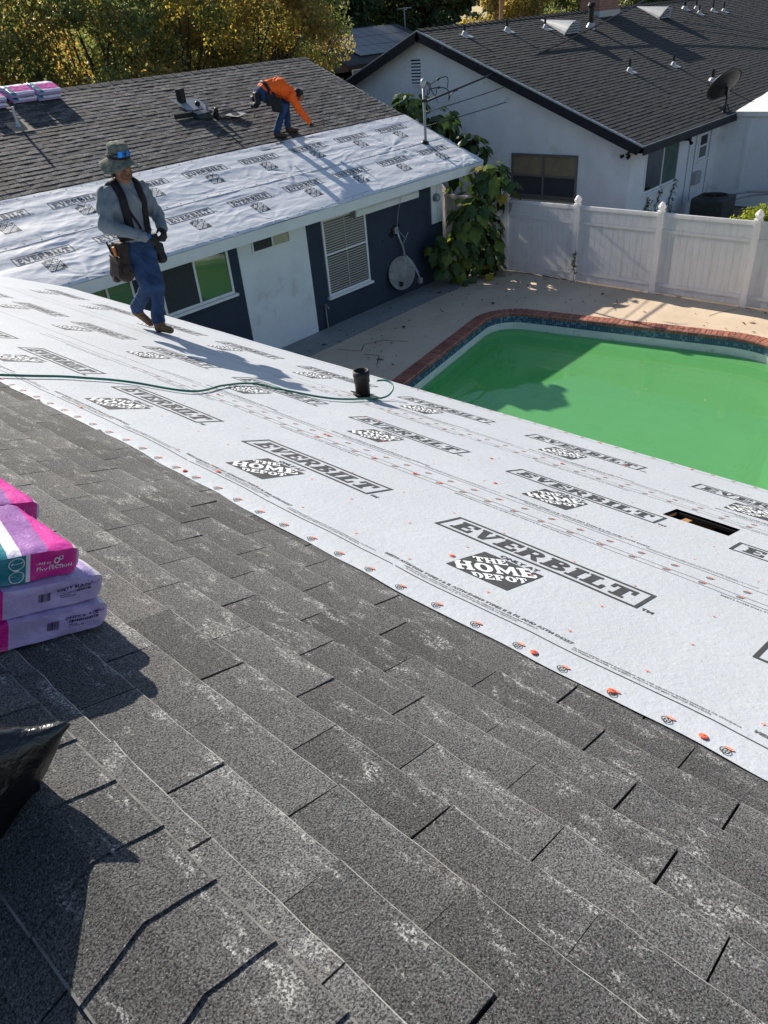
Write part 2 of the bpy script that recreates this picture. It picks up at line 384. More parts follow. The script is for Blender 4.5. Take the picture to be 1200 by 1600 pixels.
# ---- individual three-tab shingles on the main roof
EXPO, TABW = .1427, .3335
tabs = []
for k in range(14):
    q = MB(); nx, ny = 4, 8; L0, wd = .014, TABW - random.uniform(.003, .0065)
    c1, c2 = random.choice([0, 0, 0, .002, .004]), random.choice([0, 0, 0, .002, .005]); sag = random.uniform(-.0015, .0015); ph = random.random() * 9
    edge = lambda yy: .0008 * math.sin(yy * 37 + ph) + .0008 * math.sin(yy * 91 + ph * 2)
    xs = [-L0, .02, .075, EXPO - .0026, EXPO]
    def top(i, j):
        yy = wd * j / ny; x = xs[i] + (edge(yy) if i >= 3 else 0); t = (xs[i] + L0) / (EXPO + L0)
        h = .002 + .0085 * t + sag * math.sin(math.pi * j / ny) * t + t**3 * (c1 * max(0, 1 - yy / .08) + c2 * max(0, 1 - (wd - yy) / .08)) - (.0012 if i == 4 else 0)
        return (x, yy, h)
    vs = [top(i, j) for j in range(ny + 1) for i in range(nx + 1)]
    fs = [(j*5+i, j*5+i+1, (j+1)*5+i+1, (j+1)*5+i) for j in range(ny) for i in range(nx)]
    q.add(vs, fs); q.m = [1 if (f % nx) == nx - 1 else 0 for f in range(len(fs))]
    b0 = len(q.v); q.v += [(vs[j*5+4][0], vs[j*5+4][1], -.001) for j in range(ny + 1)]
    for j in range(ny): q.f.append((j*5+4, b0+j, b0+j+1, (j+1)*5+4)); q.m.append(0)
    for j in (0, ny):
        b1 = len(q.v); q.v += [(vs[j*5+i][0], vs[j*5+i][1], -.001) for i in range(5)]
        for i in range(4): q.f.append((j*5+i, b1+i, b1+i+1, j*5+i+1) if j == 0 else (j*5+i, j*5+i+1, b1+i+1, b1+i)); q.m.append(0)
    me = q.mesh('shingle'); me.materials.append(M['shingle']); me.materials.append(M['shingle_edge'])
    tabs.append(me)
RA = Matrix((DA, Vector((0,1,0)), NA)).transposed()
hl = house.location
field = MB(); ns = 0
def addmesh(mb, me, Mx):
    mb.add([Mx @ v.co for v in me.vertices], [tuple(p.vertices) for p in me.polygons])
for c in range(-1, 9):
    u0 = .723 + EXPO * c; off = .2885 - .0203 * c - (TABW / 2 if c % 2 else 0)
    for k in range(-14, 34):
        y0 = off + TABW * k + .004; P = PA(u0, y0)
        if y0 < -3 or y0 > 9: continue
        Mx = Matrix.Translation(PA(u0, y0 + random.uniform(-.002, .002), random.uniform(0, .0012))) @ RA.to_4x4() @ Matrix.Rotation(random.uniform(-.004, .004), 4, 'Z')
        me = random.choice(tabs)
        if inframe(PA(u0 + .07, y0 + .16), 110):
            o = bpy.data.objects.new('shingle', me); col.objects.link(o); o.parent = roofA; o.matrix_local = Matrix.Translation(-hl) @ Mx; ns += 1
        else: addmesh(field, me, Mx)
RW = Matrix((Vector((-CA, 0, -SA)), Vector((0, -1, 0)), Vector((-SA, 0, CA)))).transposed()
for c in range(0, 8):
    for k in range(-8, 14):
        Mx = Matrix.Translation(PW(.06 + EXPO * c, TABW * k + (TABW / 2 if c % 2 else 0) + .1)) @ RW.to_4x4(); addmesh(field, random.choice(tabs), Mx)
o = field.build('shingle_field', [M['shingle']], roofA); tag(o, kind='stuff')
print('tabs on main roof', ns)
# ridge caps
caps = []
for k in range(5):
    q = MB(); L = .185; cw = .132 + .002 * (k % 3)
    def cp(s, t):
        sg = s * 16; s = [0, .016][int(sg)] if sg < 1.5 else (1 - [.016, 0][int(round(sg)) - 15] if sg > 14.5 else (sg - 1) / 14 * .968 + .016); wv = (s - .5) * 2 * cw; a = abs(wv); rb = .018
        z = -(a * SA if a > rb else a * a / (2 * rb) * SA + 0) + (0 if a > rb else 0)
        x = (1 if wv > 0 else -1) * (a * CA)
        lift = .0045 + .0055 * (1 - t)
        return (x, t * L + .0007 * math.sin(s * 17 + k), z + lift)
    q.grid(cp, 16, 3); nv_ = 17
    b0 = len(q.v); q.v += [(q.v[i][0], q.v[i][1] + .001, q.v[i][2] - .0055) for i in range(17)]
    for i in range(16): q.f.append((i, b0 + i, b0 + i + 1, i + 1)); q.m.append(0)
    for row in (0, 16):
        for t in range(3):
            i0, i1 = t*17 + row, (t+1)*17 + row; bq = len(q.v); q.v += [(q.v[i][0], q.v[i][1], q.v[i][2] - .013) for i in (i0, i1)]
            q.f.append((i0, i1, bq + 1, bq) if row == 0 else (i0, bq, bq + 1, i1)); q.m.append(0)
    me = q.mesh('ridge_cap'); me.materials.append(M['shingle']); me.materials.append(M['cap_edge'])
    for pg in me.polygons:
        if pg.index < 48 and pg.index % 16 in (0, 15): pg.material_index = 1
    caps.append(me)
for k in range(-7, 24):
    y0 = .573 + .154 * k
    o = bpy.data.objects.new('ridge_cap', caps[k % 5]); col.objects.link(o); o.parent = roofA
    o.location = Vector((RIDGE.x, y0, RIDGE.z + .009)) - hl; o.rotation_euler = (0, 0, random.uniform(-.006, .006))
# ---- wing roof shingles (joined: too small to pick apart)
def shingle_field(P, x0, x1, v0, v1, lift, xlim=None, expo=EXPO, tw=TABW, seg=3, jag=.004):
    q = MB(); c = 0; v = v0
    while v < v1 - .02:
        off = random.uniform(-.03, .03) + (tw / 2 if c % 2 else 0); x = x0 - off - tw
        ve = min(v + expo, v1)
        while x < x1:
            a, b2 = max(x + .004, x0 if xlim is None else xlim(v)), min(x + tw - .004, x1)
            if b2 - a > .03:
                base = lift * random.uniform(.6, 1.2); vs = []
                for i in range(seg + 1):
                    xx = a + (b2 - a) * i / seg; h = base + random.uniform(-.25, .5) * lift; j = random.uniform(-jag, jag)
                    vs += [P(xx, v + j, .001), P(xx, v + j, h), P(xx, ve + .012, .0025)]
                fs = []
                for i in range(seg): fs += [(i*3, i*3+3, i*3+4, i*3+1), (i*3+1, i*3+4, i*3+5, i*3+2)]
                fs += [(0, 1, 2), (seg*3, seg*3+2, seg*3+1)]
                q.add(vs, fs)
            x += tw
        v += expo; c += 1
    return q
q = shingle_field(lambda x, v, h: PB(x, v, h), 4.0, XR, 2.45, VR, .011)
o = q.build('shingle_field', [M['shingle_far']], roofB); tag(o, kind='stuff')
q = MB()
for k in range(48):                      # ridge capping of the wing
    x = 3.0 + k * .28
    for s_ in (-1, 1):
        f = lambda d, dx, hh: Vector((x + dx, yr + s_ * d * CA, zr - d * SA + hh))
        q.poly([f(0, 0, .025), f(.14, 0, .018), f(.14, .29, .008), f(0, .29, .014)] if s_ < 0 else [f(0, 0, .025), f(0, .29, .014), f(.14, .29, .008), f(.14, 0, .018)])
q.build('ridge_capping', [M['shingle_far']], roofB)
# ------------------------------------------------------------------ underlayment sheets and their print
def nn(x, y, z=0.): return mn.noise(Vector((x, y, z)))
EDGE = [(-2, 1.875), (.13, 1.872), (.45, 1.892), (.8, 1.884), (1.2, 1.884), (1.6, 1.897), (2.0, 1.912), (2.6, 1.94), (3.26, 1.965), (4.58, 1.96), (6, 1.94), (20, 1.94)]
def uedge(y):
    for (a, ua), (b2, ub) in zip(EDGE, EDGE[1:]):
        if y <= b2:
            t = max(0, (y - a) / (b2 - a)); t = t * t * (3 - 2 * t); base = ua + (ub - ua) * t; break
    return base + .004 * math.sin(y * 8.3) + .002 * math.sin(y * 21 + 1)
def hA(u, y):
    h = .0125 + .003 * nn(u * 1.3, y * 1.1) * min(1, max(0, (u - 2.0) * 3)) + .002 * nn(u * 5, y * 2.2, 4) * min(1, max(.3, (u - 2.0) * 3))
    h += .0035 * max(0, nn(u * .9 + 5, y * 3.2, 8)) + .004 * max(0, 1 - abs(nn(u * 2.6 + .5 * y, y * .8, 11)) * 3.2) ** 2 * max(0, nn(u, y * .7, 14) + .2)
    d = u - uedge(y)
    if d < .25: h += math.exp(-max(d, 0) / .05) * (.008 * max(0, nn(y * 2.3, 3.3) - .05)) - .008 * math.exp(-max(d, 0) / .012)
    return h
def hB(x, v):
    h = .016 + .014 * nn(x * .55, v * 2.9, 1) + .007 * nn(x * 1.2 + v, v * 5.5, 2)
    r = 1 - abs(nn(x * 1.7 + .8 * v, v * 6.0 - .5 * x, 3)) * 2.2
    h += .010 * max(0, r) ** 2 * max(0, .35 + nn(x * .6, v * .9, 9))
    r = 1 - abs(nn(x * 3.2 - 1.2 * v, v * 4.2 + 1.4 * x, 6)) * 2.4
    h += .006 * max(0, r) ** 2 * max(0, .4 + nn(x * .8, v * 1.1, 12))
    h += .0012 * nn(x * 14, v * 18, 5)
    for cx, cv, am in ((11.25, 1.42, .03), (14.55, 1.45, .034), (12.7, 2.6, .024), (7.6, 1.4, .02), (15.7, .12, .022), (5.6, .1, .02), (9.6, .1, .016)):
        dx, dv = x - cx, v - cv; r2 = dx * dx + dv * dv
        if r2 < 1.3:
            r_ = math.sqrt(r2); an = math.atan2(dv, dx)
            h += am * r_ * math.exp(-r_ / .28) * 2.2 * (math.cos(7 * an + cx) * .5 + math.cos(11 * an + cv * 5) * .5)
    if v < .06: h -= .012 * (1 - v / .06)
    return max(h, .003)
LAY = {'A1': .004, 'A2': .002, 'A3': 0, 'B2': .006, 'B1': 0}
def SAf(layer):
    return lambda u, y, e=0.: PA(u, y, hA(u, y) + LAY[layer] + e)
def SBf(layer):
    return lambda x, v, e=0.: PB(x, v, hB(x, v) + LAY[layer] + e)
sheets = {}
def make_sheet(key, fn, nu, nv, m, label, locp, skip=None):
    root = empty('underlayment_sheet', locp); tag(root, label, 'roofing underlayment', 'underlayment sheets on the roof')
    q = MB(); q.grid(fn, nu, nv, 0, skip)
    o = q.build('sheet', m, root, True); sheets[key] = root; return root
rows = {'A1': (None, 3.25), 'A2': (3.18, 4.58), 'A3': (4.50, UE + .012)}
labs = {'A1': 'white printed underlayment strip laid uphill, next to the bare grey shingles', 'A2': 'white printed underlayment strip in the middle of the near roof, with the cut-out', 'A3': 'white printed underlayment strip along the eave above the green pool'}
for key, (ua, ub) in rows.items():
    S = SAf(key); ylo = -1.6
    yl = [ylo]
    while yl[-1] < 17:
        y_ = yl[-1]; yl.append(y_ + (.04 if y_ < 6 else .09))
    if key == 'A2':
        for hv in (HY0 - .006, HY1 + .012):
            i = min(range(len(yl)), key=lambda i: abs(yl[i] - hv)); yl[i] = hv
    NU = 34; ul = [i / NU for i in range(NU + 1)]
    if key == 'A2':
        for hv in (HU0 - .008, HU1 + .004):
            t = (hv - ua) / (ub - ua); i = min(range(NU + 1), key=lambda i: abs(ul[i] - t)); ul[i] = t
    def fn(s, t, key=key, ua=ua, ub=ub, yl=yl, ul=ul, S=S):
        y = yl[round(t * (len(yl) - 1))]; f = ul[round(s * NU)]
        lo = uedge(y) if ua is None else ua; hi = ub + (.006 * math.sin(y * 1.7) + .003 * math.sin(y * 7) if key != 'A3' else 0)
        u = lo + (hi - lo) * f
        ym = YB + (XA - PA(u, 0).x) - .02
        return S(u, min(y, ym))
    sk = None
    if key == 'A2':
        i0, i1 = [min(range(NU+1), key=lambda i: abs(ul[i] - (hv - ua) / (ub - ua))) for hv in (HU0 - .008, HU1 + .004)]
        j0, j1 = [min(range(len(yl)), key=lambda i: abs(yl[i] - hv)) for hv in (HY0 - .006, HY1 + .012)]
        sk = lambda i, j: i0 <= i < i1 and j0 <= j < j1
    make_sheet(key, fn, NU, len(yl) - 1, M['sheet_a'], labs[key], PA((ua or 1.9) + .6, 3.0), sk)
for key, (va, vb) in {'B2': (1.28, 2.66), 'B1': (-.012, 1.36)}.items():
    S = SBf(key)
    def fn(s, t, va=va, vb=vb, S=S):
        v = va + (vb - va) * t + (.012 * nn(s * 16, 2.2) * (1 if t > .98 and vb > 2 else 0))
        xl = XA - v * CA - .12; x = xl + (XR + .012 - xl) * s
        return S(x, v)
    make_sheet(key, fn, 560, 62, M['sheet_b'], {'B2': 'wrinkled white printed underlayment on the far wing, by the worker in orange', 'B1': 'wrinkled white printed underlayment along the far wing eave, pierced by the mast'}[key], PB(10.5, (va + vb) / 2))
# ---- letter shapes (non-overlapping convex pieces), height 1
def R_(x0, y0, x1, y1): return [(x0, y0), (x1, y0), (x1, y1), (x0, y1)]
def arc(cx, cy, ro, ry, ri, rj, a0, a1, n=8):
    o = []
    for i in range(n):
        p, q = (math.radians(a0 + (a1 - a0) * k / n) for k in (i, i + 1))
        f = lambda a, x, y: (cx + x * math.cos(a), cy + y * math.sin(a))
        o.append([f(p, ri, rj), f(p, ro, ry), f(q, ro, ry), f(q, ri, rj)])
    return o
LET = {
 'E': (.95, [R_(.1,0,.42,1), R_(0,.83,.1,1), R_(0,0,.1,.17), R_(.42,.83,.9,1), R_(.73,.64,.9,.83), R_(.42,.42,.7,.58), R_(.42,0,.95,.17), R_(.78,.17,.95,.37)]),
 'V': (1.08, [R_(0,.85,.46,1), R_(.66,.85,1.08,1), [(.08,.85),(.42,0),(.68,0),(.40,.85)], [(.60,.243),(.68,0),(.94,.85),(.76,.85)]]),
 'R': (1.08, [R_(.1,0,.42,1), R_(0,.84,.1,1), R_(0,0,.1,.16), R_(.42,.84,.6,1), R_(.42,.42,.6,.58)] + arc(.6,.71,.34,.29,.08,.13,90,-90) + [[(.52,.42),(.8,0),(1.08,0),(.78,.42)]]),
 'B': (1.0, [R_(.1,0,.42,1), R_(0,.85,.1,1), R_(0,0,.1,.15), R_(.42,.85,.56,1), R_(.42,.52,.56,.67), R_(.42,.37,.58,.52), R_(.42,0,.58,.15)] + arc(.56,.76,.33,.24,.08,.09,90,-90) + arc(.58,.26,.40,.26,.1,.11,90,-90)),
 'I': (.56, [R_(0,.84,.56,1), R_(.11,.16,.45,.84), R_(0,0,.56,.16)]),
 'L': (.9, [R_(0,.84,.54,1), R_(.1,.16,.43,.84), R_(0,0,.9,.16), R_(.73,.16,.9,.42)]),
 'T': (.98, [R_(0,.84,.98,1), R_(0,.6,.16,.84), R_(.82,.6,.98,.84), R_(.33,.16,.65,.84), R_(.2,0,.78,.16)]),
 'H': (1.1, [R_(0,.86,.48,1), R_(0,0,.48,.14), R_(.62,.86,1.1,1), R_(.62,0,1.1,.14), R_(.09,.14,.39,.86), R_(.71,.14,1.01,.86), R_(.39,.42,.71,.58)]),
 'O': (1.06, arc(.53,.5,.53,.5,.2,.33,0,360,16)),
 'M': (1.36, [R_(0,0,.4,.13), R_(.94,0,1.36,.13), R_(.1,.13,.3,1), R_(1.02,.13,1.28,1), [(.3,1),(.3,.6),(.66,.05),(.66,.45)], [(.66,.45),(.66,.05),(1.02,.6),(1.02,1)]]),
 'D': (1.05, [R_(.1,0,.42,1), R_(0,.86,.1,1), R_(0,0,.1,.14), R_(.42,.86,.5,1), R_(.42,0,.5,.14)] + arc(.5,.5,.55,.5,.2,.36,90,-90)),
 'P': (.98, [R_(.1,.14,.42,1), R_(0,.84,.1,1), R_(0,0,.56,.14), R_(.42,.84,.58,1), R_(.42,.42,.58,.58)] + arc(.58,.71,.36,.29,.1,.13,90,-90)),
}
def word(s, x, y, h, width=None, gap=.09):
    tot = sum(LET[c][0] for c in s) + gap * (len(s) - 1); sx = h if width is None else width / tot
    o = []
    for c in s:
        for p in LET[c][1]: o.append([(x + a * sx, y + b2 * h) for a, b2 in p])
        x += (LET[c][0] + gap) * sx
    return o
def frame(x0, y0, x1, y1, w_):
    return [R_(x0, y0, x1, y0 + w_), R_(x0, y1 - w_, x1, y1), R_(x0, y0 + w_, x0 + w_, y1 - w_), R_(x1 - w_, y0 + w_, x1, y1 - w_)]
def clip(poly, lo, hi):
    for ax, v, s_ in ((0, lo[0], 1), (0, hi[0], -1), (1, lo[1], 1), (1, hi[1], -1)):
        o = []
        for i, p in enumerate(poly):
            q = poly[i - 1]; dp, dq = (p[ax] - v) * s_, (q[ax] - v) * s_
            if (dp >= 0) != (dq >= 0):
                t = dq / (dq - dp); o.append(tuple(q[k] + (p[k] - q[k]) * t for k in (0, 1)))
            if dp >= 0: o.append(p)
        poly = o
        if len(poly) < 3: return None
    return poly
_txt = {}
def font_tris(s, size):
    if (s, size) not in _txt:
        c = bpy.data.curves.new('t', 'FONT'); c.body = s; c.size = size; c.resolution_u = 2 if size > .02 else 1; c.offset = size * (.032 if size > .02 else .02); c.fill_mode = 'FRONT'
        o = bpy.data.objects.new('t', c); col.objects.link(o); bpy.context.view_layer.update()
        me = bpy.data.meshes.new_from_object(o.evaluated_get(bpy.context.evaluated_depsgraph_get()))
        _txt[(s, size)] = [[(me.vertices[i].co.x, me.vertices[i].co.y) for i in p.vertices] for p in me.polygons]
        bpy.data.objects.remove(o); bpy.data.meshes.remove(me); bpy.data.curves.remove(c)
    return _txt[(s, size)]
def shift(ps, dx, dy): return [[(x + dx, y + dy) for x, y in p] for p in ps]
def pmesh(q, polys, fn, maxe, mi=0):
    """adds flat print polygons, cut small enough to follow the surface fn(s,t)"""
    tri = [(p[0], p[i], p[i+1]) for p in polys for i in range(1, len(p) - 1)]
    while tri:
        a, b2, c = tri.pop()
        ls = [math.dist(a, b2), math.dist(b2, c), math.dist(c, a)]; k = ls.index(max(ls))
        if ls[k] > maxe:
            a, b2, c = ((a, b2, c), (b2, c, a), (c, a, b2))[k]; m_ = ((a[0]+b2[0])/2, (a[1]+b2[1])/2); tri += [(a, m_, c), (m_, b2, c)]
        else: q.add([fn(*a), fn(*b2), fn(*c)], [(0, 1, 2)], mi)
def brand(k):
    """print motif: box with lettering; origin at the box's lower left, box length L"""
    L, H = .95 * k, .205 * k
    dark = frame(0, 0, L, H, .016 * k) + word('EVERBILT', .055 * k, .04 * k, .125 * k, .84 * k)
    dark += shift(font_tris('TM', .034 * k), L + .012 * k, .005 * k)
    return dark
def logo(k):
    a = .275 * k; sq = [R_(0, 0, a, a)]
    c = math.cos(math.pi / 4); rot = lambda p: [(a/2 + (x * c - y * c), a/2 + (x * c + y * c)) for x, y in p]
    d = a * math.sqrt(2); wt = []
    for wd, y0, h, wid in (('THE', .235 * a, .2 * a, .5 * a), ('HOME', -.14 * a, .33 * a, 1.18 * a), ('DEPOT', -.40 * a, .2 * a, .78 * a)):
        wt += [rot(p) for p in word(wd, -wid / 2, y0, h, wid, .07)]
    wt = [p for p in (clip(p, (.004, .004), (a - .004, a - .004)) for p in wt) if p]
    only = shift(font_tris('ONLY AT', .042 * k), .06 * k, a + .012 * k)
    return sq, wt, only
BR, LG = brand(1), logo(1); BRb, LGb = brand(1.07), logo(1.07)
def brand_print(root, fn, br, lg, k, maxe, dots=True):
    q = MB(); pmesh(q, br, lambda s, t: fn(s, t, .0015), maxe)
    q.build('lettering', [M['ink']], root)
    ox, oy = .325 * k, -.352 * k; q = MB()
    pmesh(q, lg[0], lambda s, t: fn(s + ox, t + oy, .0015), maxe, 0); pmesh(q, lg[1], lambda s, t: fn(s + ox, t + oy, .003), maxe, 1)
    pmesh(q, lg[2], lambda s, t: fn(s + ox, t + oy, .0015), maxe, 0)
    q.build('square_emblem', [M['ink'], M['ink_white']], root)
starts = {'A1': (2.60, 1.73, 1.36), 'A2': (3.895, 2.16, 1.34), 'A3': (5.20, 1.45, 1.34)}
ASTM = 'MEETS ASTM D226 TYPES I & II, ASTM D4869 TYPES II & IV, AND ASTM D6257'
EN1 = 'ALWAYS WEAR SAFETY EQUIPMENT AND USE CAUTION WHEN WALKING OR STANDING'; EN2 = 'ON EVERBILT. WATER, ICE, DEBRIS, AND/OR DUST MAY REDUCE TRACTION.'
ES1 = 'SIEMPRE USE EQUIPO DE SEGURIDAD Y TENGA CUIDADO AL CAMINAR O PARARSE SOBRE EVERBILT.'; ES2 = 'EL AGUA, EL HIELO, LOS ESCOMBROS O EL POLVO PUEDEN REDUCIR LA TRACCION.'
capm = MB(); capm.lathe([(.0125, 0), (.0125, .0015), (.009, .003), (.0035, .0035), (.003, .005), (.0, .0052)], (0,0,0), k=12); cap_me = capm.mesh('cap_nail'); cap_me.materials.append(M['cap'])
AXA = Matrix((DA, Vector((0,1,0)), NA)).transposed().to_4x4(); AXB = Matrix((Vector((1,0,0)), DB, NB)).transposed().to_4x4()
def cap(root, P, ax, sc=1.):
    o = bpy.data.objects.new('cap_nail', cap_me); col.objects.link(o); o.parent = root
    o.matrix_local = Matrix.Translation(P - root.location) @ ax @ Matrix.Scale(sc, 4)
def ring(cx, cy, r, w_, n=10): return arc(cx, cy, r, r, r - w_, r - w_, 0, 360, n)
rng = random.Random(3)
for key, (uc, ys_, per) in starts.items():
    root = sheets[key]; S = SAf(key); lo = {'A1': 1.90, 'A2': 3.26, 'A3': 4.59}[key]; hi = rows[key][1]
    for k in range(-1, 9):
        y0 = ys_ + per * k
        if y0 - .95 > yv(uc) - 1.2: continue
        fn = lambda s, t, e=0., y0=y0: S(uc + t, y0 - s, e)
        if pix(PA(uc, y0 - .9))[0] < -150: continue
        brand_print(root, fn, BR, LG, 1., .07 if y0 < 5 else .14)
    # printed guide lines and small print near both long edges
    q = MB(); ymax = 10.5 if key != 'A1' else 6.6
    wav = lambda s, t, e=0.: S(t, s, e)
    for uu, wd in (((lo + .132), .005), ((hi - .10), .0035), ((hi - .045), .0035)) if key == 'A1' else (((lo + .10), .0035), ((hi - .10), .0035), ((hi - .04), .003)):
        if key == 'A3' and uu > hi - .06: continue
        y = -1.2
        while y < ymax:
            L = min(1.34, ymax - y)
            if key == 'A1' and uu < 2.2:
                f2 = lambda s, t, e=0.: S(uedge(s) + .14 + (t - uu), s, e)
            else: f2 = wav
            if not (key == 'A2' and HU0 - .03 < uu < HU1 + .03 and y < HY1 + .02 and y + L > HY0 - .02):
                pmesh(q, [R_(y + .01, uu, y + L, uu + wd)], lambda s, t: f2(s, t, .0013), .12)
            y += 1.345
    q.build('guide_line', [M['ink']], root)
    q = MB()
    for k in range(-1, 4 if key == 'A1' else 3):
        yb = ys_ + per * k - (.14 if key == 'A1' else .3)
        if key == 'A1': u_of = lambda y, t: uedge(y) + .165 + t
        else: u_of = lambda y, t: lo + .13 + t
        big, sm = (.024, .0125)
        fnt = lambda s, t: S(u_of(yb - s, t), yb - s, .0013)
        pmesh(q, shift(font_tris(ASTM, big), 0, .032), fnt, .2)
        pmesh(q, shift(font_tris(ES1, sm), .12, .013) + shift(font_tris(ES2, sm), .14, -.001), fnt, .2)
        pmesh(q, shift(font_tris(EN1, sm), -.54, .013) + shift(font_tris(EN2, sm), -.54, -.001), fnt, .2)
        if key != 'A3':
            f3 = lambda s, t: S(hi - .135 + t, yb + .4 - s, .0013)
            pmesh(q, font_tris(ASTM, .02), f3, .2)
    q.build('small_print', [M['ink_fine']], root)
    # nail targets, orange marks, crosses
    q = MB(); y = -1.0
    while y < (5.2 if key == 'A1' else 4.6):
        for line in (0, 1):
            if key == 'A3' and line == 1: uu = hi - .05
            else: uu = (uedge(y) + .022 if key == 'A1' else lo + .03) if line == 0 else hi - .07
            if line == 1 and key == 'A1': uu = hi - .02 - .05
            if key == 'A2' and HY0 - .06 < y < HY1 + .06 and HU0 - .05 < uu < HU1 + .05: continue
            f4 = lambda s, t, y=y, uu=uu: S(uu + t, y - s, .0016)
            if line == 0 or key != 'A1' or True:
                pmesh(q, ring(0, 0, .0145, .0036) + ring(0, 0, .007, .003, 8), f4, .2, 0)
                a = rng.uniform(-.4, .4)
                pmesh(q, [[(.006 + .014 * math.cos(t_) , .015 + .006 * math.sin(t_) ) for t_ in [i * math.pi / 4 for i in range(8)]]], lambda s, t: S(uu + t + s * a * .3, y - s, .0022), .2, 1)
        y += .157
    uu = lo + .25
    while uu < hi - .15:
        y = -1
        while y < 5:
            jx, jy = rng.uniform(-.03, .03), rng.uniform(-.02, .02)
            if not (key == 'A2' and HY0 - .1 < y < HY1 + .1 and HU0 - .1 < uu < HU1 + .1):
                f4 = lambda s, t, y=y, uu=uu: S(uu + jy + t, y + jx - s, .0018)
                pmesh(q, [R_(-.008, -.0018, .008, .0018), R_(-.0018, .0018, .0018, .008), R_(-.0018, -.008, .0018, -.0018)], f4, .2, 1)
            y += .31
        uu += .34
    q.build('nail_marks', [M['ink'], M['tape']], root)
    for k in range(13 if key != 'A3' else 8):
        y = rng.uniform(-.3, 4.8); uu = rng.choice([uedge(y) + .03 if key == 'A1' else lo + .04, hi - .06, rng.uniform(lo + .2, hi - .2)])
        if key == 'A2' and HY0 - .1 < y < HY1 + .1 and HU0 - .1 < uu < HU1 + .1: continue
        cap(root, S(uu, y, .001), AXA)
for key, v0, xs_ in (('B1', .80, [4.82 + 1.445 * k for k in range(8)]), ('B2', 2.07, [4.78 + 1.43 * k for k in range(8)])):
    root = sheets[key]; S = SBf(key)
    for x0 in xs_:
        brand_print(root, lambda s, t, e=0.: S(x0 + s, v0 + t, e + .001), BRb, LGb, 1.07, .05)
    q = MB(); lo, hi = {'B1': (0, 1.33), 'B2': (1.28, 2.64)}[key]
    for vv in (lo + .11, hi - .09):
        x = 4.5
        while x < XR - 1.1:
            pmesh(q, [R_(x, vv, x + 1.1, vv + .006)], lambda s, t: S(s, t, .0025), .1); x += 1.36
    x = 4.6
    while x < XR - .1:
        for vv in (lo + .045, hi - .04): pmesh(q, [R_(x, vv - .006, x + .028, vv + .012)], lambda s, t: S(s, t, .003), .1)
        x += .31
    q.build('guide_line', [M['ink_fine']], root)
# ------------------------------------------------------------------ house walls, eaves, windows
YW = 12.05
q = MB()
q.box((4.6, YW, -.05), (8.84, YW + .2, 2.75)); q.box((10.66, YW, -.05), (15.24, YW + .2, 2.75))
q.box((15.06, YW + .201, -.05), (15.24, 23.2, 2.75))
ey = [YW + .2, yr, yr + VR * CA - .4]; q.prism([(15.06, ey[0], 2.749), (15.06, ey[2], 2.749), (15.06, yr, zr - .12)], (.18, 0, 0))
q.box((-4.4, 23.0, -.05), (15.05, 23.2, 2.6)); q.box((-4.4, -6.8, -.05), (-4.2, 22.99, 2.6)); q.box((-4.19, -6.8, -.05), (4.6, -6.6, 2.6))
q.box((4.4, -6.59, -.05), (4.6, YW + .2, 2.55))
q.build('wall', M['blue_wall'], house)
q = MB(); q.box((8.843, YW - .012, -.05), (10.657, YW + .19, 2.75)); o = q.build('wall', M['white_wall'], house); tag(o, 'pale stucco bay between the navy wall sections')
# fascia and soffit of the wing
q = MB(); q.box((XA + .02, YB + .006, ZE - .21), (XR + .01, YB + .04, ZE - .012)); q.build('fascia_board', M['white_trim'], house)
q = MB(); q.add([PB(XR + .011, -.0, -.012), PB(XR + .011, VR, -.012), PB(XR + .011, VR, -.2), PB(XR + .011, .03, -.2), PB(XR + .045, -.0, -.012), PB(XR + .045, VR, -.012), PB(XR + .045, VR, -.2), PB(XR + .045, .03, -.2)],
    [(0,1,2,3),(7,6,5,4),(0,4,5,1),(1,5,6,2),(2,6,7,3),(3,7,4,0)]); q.build('barge_board', M['white_trim'], house)
q = MB(); q.box((XA, YB + .045, ZE - .2), (XR, YW + .21, ZE - .18)); q.build('soffit', M['white_trim'], house)
q = MB(); q.box((XA - .035, -7, ZE - .21), (XA - .002, YB + .02, ZE - .02)); q.build('fascia_board', M['white_trim'], house)
q = MB(); q.box((4.61, -7, ZE - .2), (XA - .04, YB + .04, ZE - .18)); q.build('soffit', M['white_trim'], house)
q = MB(); q.box((-4.19, -6.5, 2.2), (4.39, 11.9, 2.25)); q.build('ceiling', M['felt'], house)
